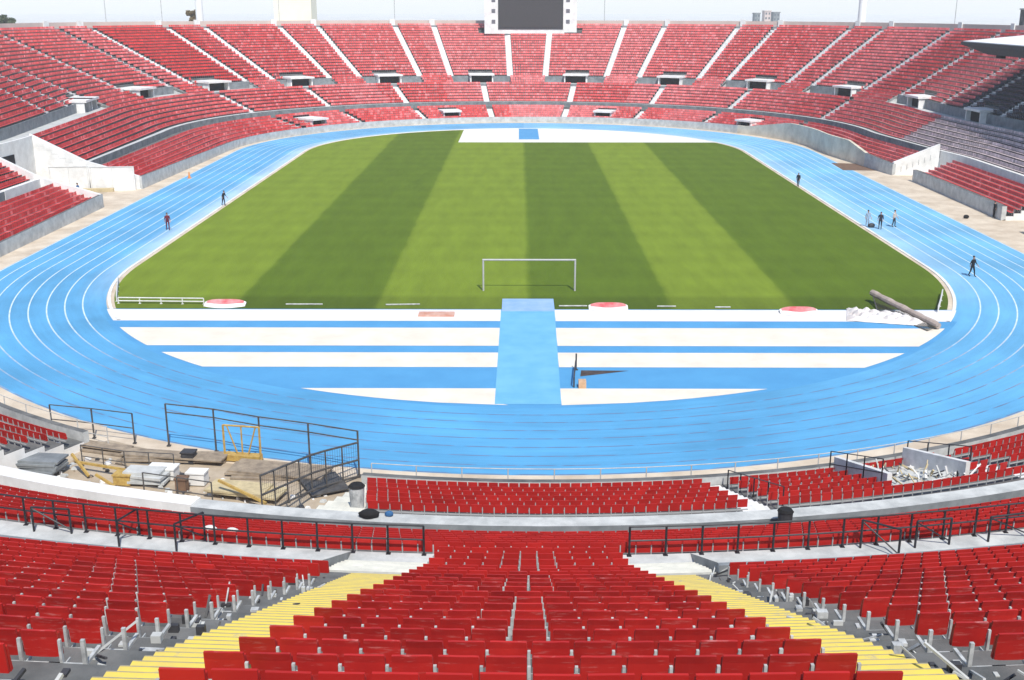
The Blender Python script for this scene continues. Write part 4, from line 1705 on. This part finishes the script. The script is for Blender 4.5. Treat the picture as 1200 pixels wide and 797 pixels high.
# tipped training goal and tarpaulin at the right corner
A, B = gp(1022, 343, .75), gp(1100, 382, .28)
root = thing('training_goal', (A.x, A.y, 0), 'long brownish training goal tipped over with its net at the right grass corner', 'goal')
m = MB()
N_ = 14
for k in range(N_):
    m.bar(A.lerp(B, k / N_), A.lerp(B, (k + 1) / N_), .24 + .03 * math.sin(k * 2.1), n=10, r2=.24 + .03 * math.sin((k + 1) * 2.1))
m.build('wrapped_bar', M['cover'], root)
m = MB()
G0, G1 = Vector((A.x - .25, A.y - 2.2, .03)), Vector((B.x - .9, B.y - .4, .03))
m.bar(G0, G1, .05, n=6)
m.bar(A, G0, .05, n=6)
m.build('ground_bar', M['grey_steel'], root)
m = MB()
for k in range(41):
    m.bar(A.lerp(B, k / 40), G0.lerp(G1, k / 40), .014, n=3)
for k in range(1, 12):
    m.bar(A.lerp(G0, k / 12), B.lerp(G1, k / 12), .014, n=3)
m.build('net', M['net'], root)


def crumple(pts, z, amp, name, mt, label, cat, n=26):
    """a creased sheet over four ground corners"""
    P = [gp(*q, z) for q in pts]
    vs, fs = [], []
    r_ = np.random.default_rng(len(name) + int(pts[0][0]))
    ph = r_.uniform(0, 6, 8)
    for i in range(n + 1):
        for j in range(n + 1):
            s, t = i / n, j / n
            p = P[0].lerp(P[1], s).lerp(P[3].lerp(P[2], s), t)
            e = min(1, 6 * min(s, 1 - s, t, 1 - t) + .05)
            w_ = abs(math.sin(11 * s + 4 * t + ph[0])) * .5 + abs(math.sin(19 * s - 9 * t + ph[1])) * .3 + abs(math.sin(7 * t + 23 * s + ph[2])) * .2
            vs.append((p.x, p.y, z + amp * w_ * e))
    for i in range(n):
        for j in range(n):
            a = i * (n + 1) + j
            fs.append((a, a + n + 1, a + n + 2, a + 1))
    me = bpy.data.meshes.new(name)
    me.from_pydata(vs, [], fs)
    me.materials.append(mt)
    o = bpy.data.objects.new(name, me)
    COL.objects.link(o)
    sm = o.modifiers.new('thickness', 'SOLIDIFY')
    sm.thickness = .02
    return tag(o, label, cat)


crumple([(992, 376), (1097, 383.5), (1060, 372), (992, 361.5)], .03, .5, 'tarpaulin', M['tarp'], 'creased white tarpaulin heaped in front of the tipped goal', 'tarpaulin')

# sand at the track's edge on the far right
m = MB()
m.poly([tuple(gp(*q, .016)) for q in ((974, 191), (1014, 192), (1028, 200), (988, 199.5))])
tag(m.build('sand_pit', M['brown']), kind='structure')

# ---------------------------------------------------------------- hoardings in the left gate
def hoarding(xa_, ya_, xb2, yb2, h, label):
    A, B = Vector((XC + xa_, YC + ya_, .02)), Vector((XC + xb2, YC + yb2, .02))
    root = thing('hoarding', tuple(A), label, 'hoarding', 'white hoardings closing the left gate')
    mb = MB()
    mb.obox(A, B, .12, 0.0, h)
    mb.build('panel', M['white_paint'], root)
    t = (B - A)
    n_ = Vector((-t.y, t.x, 0)).normalized()
    for q in (.03, .5, .97):
        mb = MB()
        p = A + t * q
        mb.bar(p - n_ * .09, p - n_ * .09 + Vector((0, 0, h + .03)), .045, n=4)
        mb.build('batten', M['rail_white'], root)
    mb = MB()
    mb.obox(A - Vector((0, .02, 0)), B - Vector((0, .02, 0)), .2, h, h + .06)
    mb.build('top_rail', M['rail_white'], root)


hoarding(-57.6, .5, -53.0, 1.1, 2.95, 'white hoarding on the left, partly behind red seats')
hoarding(-52.9, 1.15, -47.7, 1.8, 2.85, 'white hoarding on the right, nearest the track')
m = MB()
m.obox((XC - 53.6, YC + .2), (XC - 50.0, YC + .7), .6, .01, .42)
tag(m.build('timber_beam', M['plank_pale']), 'pale timber beam lying at the foot of the white hoardings', 'beam')
slab_pile('plank_pile', 143, 216.8, 1.5, .5, 3, .14, 0, M['brown'], 'dark brown planks under the right end of the hoarding', 'planks', z=.01)
m = MB()
p = gp(222, 209, 0)
m.bar(p, p + Vector((0, 0, .85)), .2, n=10, r2=.05)
m.box(p.x - .27, p.x + .27, p.y - .27, p.y + .27, 0, .05)
tag(m.build('safety_cone', M['orange']), 'orange cone on the pale strip beside the far left track', 'cone')

# ---------------------------------------------------------------- people
def person(px, py, ang, shirt, trousers, label, stride=.0, arm=.15, z=.01, bend=0.0, hair=(.02, .015, .012)):
    p = gp(px, py, z)
    J = {}
    V, E, Rr = [], [], []

    def j(co, r, par=None):
        V.append(co)
        Rr.append(r)
        if par is not None:
            E.append((par, len(V) - 1))
        return len(V) - 1
    b = bend
    pel = j((0, 0, .95), (.15, .105))
    sp = j((0, -.02 - .3 * b, 1.17 - .04 * b), (.145, .10), pel)
    ch = j((0, -.03 - .75 * b, 1.38 - .14 * b), (.165, .11), sp)
    nk = j((0, -.03 - 1.0 * b, 1.49 - .22 * b), (.06, .06), ch)
    hd = j((0, -.05 - 1.15 * b, 1.58 - .27 * b), (.085, .10), nk)
    j((0, -.045 - 1.25 * b, 1.70 - .31 * b), (.07, .085), hd)
    for s in (-1, 1):
        sh = j((.19 * s, -.03 - .75 * b, 1.40 - .15 * b), (.06, .06), ch)
        el = j((.25 * s, -.02 - .75 * b - arm * .35 * s, 1.13 - .12 * b), (.045, .045), sh)
        wr = j((.25 * s, -.08 - .8 * b - arm * .9 * s - .08, .90 - .06 * b), (.032, .032), el)
        j((.25 * s, -.10 - .82 * b - arm * s - .09, .80 - .06 * b), (.035, .028), wr)
        hp = j((.10 * s, 0, .90), (.095, .095), pel)
        kn = j((.11 * s, -.03 - stride * .5 * s, .49), (.065, .065), hp)
        an = j((.115 * s, .02 - stride * s, .09), (.045, .045), kn)
        j((.13 * s, -.15 - stride * s, .04), (.045, .03), an)
    me = bpy.data.meshes.new('skeleton')
    me.from_pydata(V, E, [])
    o = bpy.data.objects.new('skeleton', me)
    COL.objects.link(o)
    o.modifiers.new('skin', 'SKIN')
    for k, r in enumerate(Rr):
        me.skin_vertices[0].data[k].radius = r
    me.skin_vertices[0].data[0].use_root = True
    ss = o.modifiers.new('sub', 'SUBSURF')
    ss.levels = 2
    dg = bpy.context.evaluated_depsgraph_get()
    body = bpy.data.meshes.new_from_object(o.evaluated_get(dg))
    bpy.data.objects.remove(o)
    for mt in (M['skin'], shirt, trousers, M['dark']):
        body.materials.append(mt)
    for f in body.polygons:
        c = f.center
        zz = c.z
        k = 1
        if zz < .09:
            k = 3
        elif zz < .95 and abs(c.x) < .2:
            k = 2
        elif abs(c.x) > .2 and zz < 1.06 - .1 * b:
            k = 0
        elif zz > 1.48 - .21 * b:
            k = 0
        f.material_index = k
        f.use_smooth = True
    bo = bpy.data.objects.new('person', body)
    bo.location = p
    bo.rotation_euler = (0, 0, ang)
    COL.objects.link(bo)
    tag(bo, label, 'person', 'people on the track')
    # hair cap
    bm = bmesh.new()
    bmesh.ops.create_uvsphere(bm, u_segments=12, v_segments=8, radius=1)
    hc = Vector((0, -.03 - 1.2 * b, 1.67 - .30 * b))
    for v in bm.verts:
        v.co = Vector((v.co.x * .088, v.co.y * .105 + .02, max(v.co.z, -.25) * .095)) + hc
    hm_ = bpy.data.meshes.new('hair')
    bm.to_mesh(hm_)
    bm.free()
    hm_.materials.append(M['hair'])
    ho = bpy.data.objects.new('hair', hm_)
    COL.objects.link(ho)
    ho.parent = bo
    return bo


person(262, 241, 1.2, M['cloth_dark'], M['cloth_dark'], 'person in dark clothes at the far left edge of the grass', .12, .2, bend=.12)
person(197, 269.5, .4, M['cloth_maroon'], M['cloth_maroon'], 'person in maroon clothes walking on the left of the track', .2, .25)
person(935, 219, -.5, M['cloth_black'], M['cloth_black'], 'person in black walking by the grass on the far right', .18, .2)
person(1016, 266, .3, M['cloth_pale'], M['cloth_pale'], 'person in pale blue, left of the group on the right track', .05)
person(1031, 268.5, -.4, M['cloth_dark'], M['cloth_dark'], 'person in dark clothes in the middle of the track group', .05, .1)
person(1047, 266, .8, M['cloth_cream'], M['cloth_dark'], 'person in cream shirt and dark trousers, right of the group', .1)
person(1138.5, 324, .6, M['cloth_black'], M['cloth_black'], 'person in black alone on the near right of the track', .2, .25)
person(1164, 255, 1.6, M['cloth_black'], M['cloth_black'], 'person in black standing against the right stand\'s wall', .0, .1, z=.02)
person(92, 232, 1.4, M['bag_blue'], M['cloth_dark'], 'person in blue shirt at the left gate behind red seats', .05, .15, z=.3)

# ---------------------------------------------------------------- scoreboard
u0 = u_at(622, 41.3, 16.5)
pb = Vector(v3(u0, 41.3, 15.4))
root = thing('scoreboard', tuple(pb), 'big scoreboard with dark screen and white frame on the far rim', 'scoreboard')
zc_b = float(proj((pb.x, pb.y, 17))[2][0])
k_ = zc_b / F_PX
zb = CAMH - (38.5 - 8.9) * k_ * 1.0
x0, x1 = pb.x - 54 * k_, pb.x + 54 * k_
yb = pb.y
m = MB()
m.box(x0, x1, yb, yb + 1.2, zb, zb + 14)
m.build('frame', M['white_paint'], root)
m = MB()
sx0, sx1, sz0 = pb.x - 38 * k_, pb.x + 38 * k_, zb + 5 * k_
m.box(sx0, sx1, yb - .12, yb - .01, sz0, zb + 12.6)
m.build('bezel', M['dark_grey'], root)
m = MB()
m.box(sx0 + .45, sx1 - .45, yb - .16, yb - .125, sz0 + .45, zb + 12.2)
m.build('screen', M['screen'], root)
for sgn in (-1, 1):
    for zz in (2.6, 4.9, 7.2, 9.5):
        m = MB()
        cx_ = pb.x + sgn * 43.5 * k_
        m.box(cx_ - .42, cx_ + .42, yb - .05, yb - .003, zb + zz - .42, zb + zz + .42)
        m.build('emblem', M['emblem'], root)
for sgn in (-1, 1):
    m = MB()
    m.box(pb.x + sgn * 8 - .3, pb.x + sgn * 8 + .3, yb + 1.25, yb + 1.85, 15.5, zb + 13)
    m.build('leg', M['grey_steel'], root)

# ---------------------------------------------------------------- masts and poles round the rim
def on_rim(px, d, z=17.5):
    return Vector(v3(u_at(px, d, z), d, z))


def mast(px, r, label):
    p = on_rim(px, 53)
    root = thing('floodlight_mast', (p.x, p.y, 0), label, 'mast')
    mb = MB()
    mb.bar((p.x, p.y, 0), (p.x, p.y, 46), r, n=16, r2=r * .7)
    mb.build('shaft', M['mast'], root)
    mb = MB()
    mb.box(p.x - 4, p.x + 4, p.y - 1.2, p.y - .4, 45, 51)
    mb.build('lamp_head', M['mast'], root)
    mb = MB()
    for i in range(5):
        for j in range(4):
            mb.box(p.x - 3.4 + 1.5 * i, p.x - 2.6 + 1.5 * i, p.y - 1.32, p.y - 1.22, 45.6 + 1.3 * j, 46.5 + 1.3 * j)
    mb.build('lamps', M['steel'], root)


mast(235, .95, 'white floodlight mast behind the far left rim')
mast(1009, .90, 'white floodlight mast behind the far right rim')
for px, lb in ((125, 'thin pale pole leftmost on the far rim'), (191, 'thin grey pole on the rim left of the left mast'),
               (328, 'thin grey pole on the rim beside the cream tower'), (463, 'thin pole on the rim midway to the scoreboard'),
               (708, 'thin pale pole on the rim right of the scoreboard'), (1118, 'thin white pole on the rim left of the roof')):
    p = on_rim(px, 48.6)
    root = thing('flag_pole', (p.x, p.y, 17), lb, 'pole')
    m = MB()
    m.bar((p.x, p.y, 0), (p.x, p.y, 30), .11, n=8, r2=.06)
    m.build('pole', M['steel'], root)
    m = MB()
    m.bar((p.x, p.y, 30), (p.x, p.y, 30.25), .12, n=8)
    m.build('finial', M['white_paint'], root)
# short white posts at the heads of the aisles
for u in UA:
    if abs(u) > 105:
        m = MB()
        m.ubox(u - .28, u + .28, 47.2, 47.46, 17.45, 18.85)
        m.build('rim_post', M['white_paint'], stand)

# ---------------------------------------------------------------- roof over the right stand
root = thing('stand_roof', (XC + 90, YC - 20, 0), 'cantilever roof with white top and dark edge over the right stand', 'roof')
xi, xo = XC + 62.0, XC + 97
ya, yb_ = YC - 90, YC + 30.0
m = MB()
m.hexa([(xi, ya, 16.4), (xo, ya, 19.6), (xo, yb_, 19.6), (xi, yb_, 16.4), (xi, ya, 16.85), (xo, ya, 20.1), (xo, yb_, 20.1), (xi, yb_, 16.85)])
m.build('roof_slab', M['roof_top'], root)
m = MB()
m.hexa([(xi - .35, ya, 15.35), (xi - .004, ya, 15.35), (xi - .004, yb_ - 9, 15.35), (xi - .35, yb_, 16.42),
        (xi - .35, ya, 16.75), (xi - .004, ya, 16.75), (xi - .004, yb_, 16.75), (xi - .35, yb_, 16.75)])
m.build('fascia', M['roof_dark'], root)
m = MB()
m.hexa([(xi, yb_ + .004, 16.3), (xo, yb_ + .004, 19.4), (xo, yb_ + .3, 19.4), (xi, yb_ + .3, 16.3), (xi, yb_ + .004, 16.7), (xo, yb_ + .004, 19.9), (xo, yb_ + .3, 19.9), (xi, yb_ + .3, 16.7)])
m.build('end_fascia', M['roof_dark'], root)
for k in range(10):
    y = yb_ - 4 - 10 * k
    m = MB()
    m.hexa([(xi + .5, y - .2, 15.9), (xo - 1, y - .2, 17.2), (xo - 1, y + .2, 17.2), (xi + .5, y + .2, 15.9),
            (xi + .5, y - .2, 16.38), (xo - 1, y - .2, 19.5), (xo - 1, y + .2, 19.5), (xi + .5, y + .2, 16.38)])
    m.build('girder', M['roof_dark'], root)
    m = MB()
    m.bar((xo - 4, y, 0), (xo - 4, y, 17.4), .45, n=8)
    m.build('column', M['concrete'], root)
for y in (yb_ - 12, yb_ - 24, yb_ - 36):
    m = MB()
    m.box(xi + .2, xi + .9, y - .7, y + .7, 15.0, 15.8)
    m.build('floodlight', M['dark'], root)

# ---------------------------------------------------------------- beyond the rim
def tree(px, ytop, dist_, w, label, tint):
    k = dist_ / F_PX
    x = (px - 616) * k
    h = CAMH - (ytop - 8.7) * k
    root = thing('tree', (x, dist_, 0), label, 'tree', 'trees beyond the rim')
    mb = MB()
    mb.bar((x, dist_, -.03), (x + .4, dist_, h * .45), .45, n=8, r2=.28)
    for q in range(5):
        a_ = q * 1.3
        mb.bar((x + .3, dist_, h * (.35 + .05 * q)), (x + math.cos(a_) * w * .35, dist_ + math.sin(a_) * w * .35, h * (.62 + .05 * q)), .2, n=5, r2=.07)
    mb.build('trunk', M['bark'], root)
    mb = MB()
    r_ = np.random.default_rng(int(px * 3))
    cl = [(r_.uniform(-.36, .36) * w, r_.uniform(-.36, .36) * w, h * r_.uniform(.55, .9), r_.uniform(.14, .26) * w) for _ in range(16)]
    for (cx_, cy_, cz_, cr_) in cl:
        for _ in range(110):
            v = r_.normal(0, 1, 3)
            v /= np.linalg.norm(v)
            v *= cr_ * r_.uniform(.55, 1.05)
            c = Vector((x + cx_ + v[0], dist_ + cy_ + v[1], min(cz_ + v[2] * .85, h)))
            a_ = Vector(r_.normal(0, 1, 3)).normalized() * .42
            b_ = a_.orthogonal().normalized() * .3
            mb.quad(c - a_, c - b_, c + a_, c + b_)
    mb.build('crown', tint, root)


tree(4, 9.5, 330, 8, 'dark green tree at the far left edge behind the rim', M['leaf'])
tree(14, 7.5, 345, 7, 'tallest green tree of the clump at the far left rim', M['leaf'])
tree(26, 10.5, 335, 7, 'lower rounded tree right of the tallest one', M['leaf'])
tree(37, 12.0, 350, 5.5, 'narrow dark tree at the right end of the left clump', M['leaf'])
tree(247, 5, 330, 4.6, 'slim olive brown tree right of the left white mast', M['leaf_olive'])


def building(px0, px1, ytop, dist_, dp, mt, label, storeys, name='tower_building', bays=3):
    k = dist_ / F_PX
    xa, xb = (px0 - 616) * k, (px1 - 616) * k
    h = CAMH - (ytop - 8.7) * k
    root = thing(name, ((xa + xb) / 2, dist_, 0), label, 'building')
    mb = MB()
    mb.box(xa, xb, dist_, dist_ + dp, -.03, h)
    mb.build('walls', mt, root)
    mb = MB()
    mb.box(xa - .25, xb + .25, dist_ - .25, dist_ + dp + .25, h, h + .5)
    mb.build('parapet', mt, root)
    st = h / storeys
    wbay = (xb - xa) / bays
    for s in range(max(0, storeys - 3), storeys):
        for q in range(bays):
            mb = MB()
            mb.box(xa + wbay * (q + .25), xa + wbay * (q + .75), dist_ - .06, dist_ - .003, s * st + st * .3, s * st + st * .75)
            mb.build('window', M['glass'], root)


building(881, 887, 15.5, 620, 6, M['grey_paint'], 'narrow grey tower leftmost of three beyond the right rim', 8, bays=2)
building(892, 899, 13.0, 640, 7, M['bldg_pink'], 'pinkish pale tower in the middle of the three', 8, bays=2)
building(902, 909, 14.5, 650, 7, M['grey_paint'], 'grey tower rightmost of the three beyond the rim', 8, bays=2)
building(340, 382, -60, 320, 9, M['bldg_cream'], 'wide cream tower standing tall behind the far left rim', 12, 'tower_block', bays=2)
pr = Vector(((1189.5 - 616) * 200 / F_PX, 200, 0))
root = thing('vent_tower', tuple(pr), 'slim grey concrete tower behind the roof at the right edge', 'tower')
m = MB()
m.box(pr.x - .95, pr.x + .95, pr.y, pr.y + 1.8, 0, 21.0)
m.build('shaft', M['concrete'], root)
m = MB()
m.box(pr.x - .45, pr.x - .1, pr.y - .03, pr.y - .002, 18.2, 20.6)
m.build('louvre', M['dark_grey'], root)
m = MB()
m.box(pr.x - 1.1, pr.x + 1.1, pr.y - .15, pr.y + 1.95, 21.0, 21.25)
m.build('cap', M['concrete_pale'], root)

#@@END@@
# ---------------------------------------------------------------- haze
hz = MB()
hz.box(-4050, 4050, -4050, 4050, -1.7, 75)
hm = bpy.data.materials.new('haze')
hm.use_nodes = True
hn = hm.node_tree
hn.nodes.remove(hn.nodes['Principled BSDF'])
pv = hn.nodes.new('ShaderNodeVolumePrincipled')
pv.inputs['Color'].default_value = (.95, .97, 1, 1)
pv.inputs['Density'].default_value = .00028
pv.inputs['Anisotropy'].default_value = 0.0
hn.links.new(pv.outputs[0], hn.nodes['Material Output'].inputs['Volume'])
tag(hz.build('haze', hm), kind='stuff')
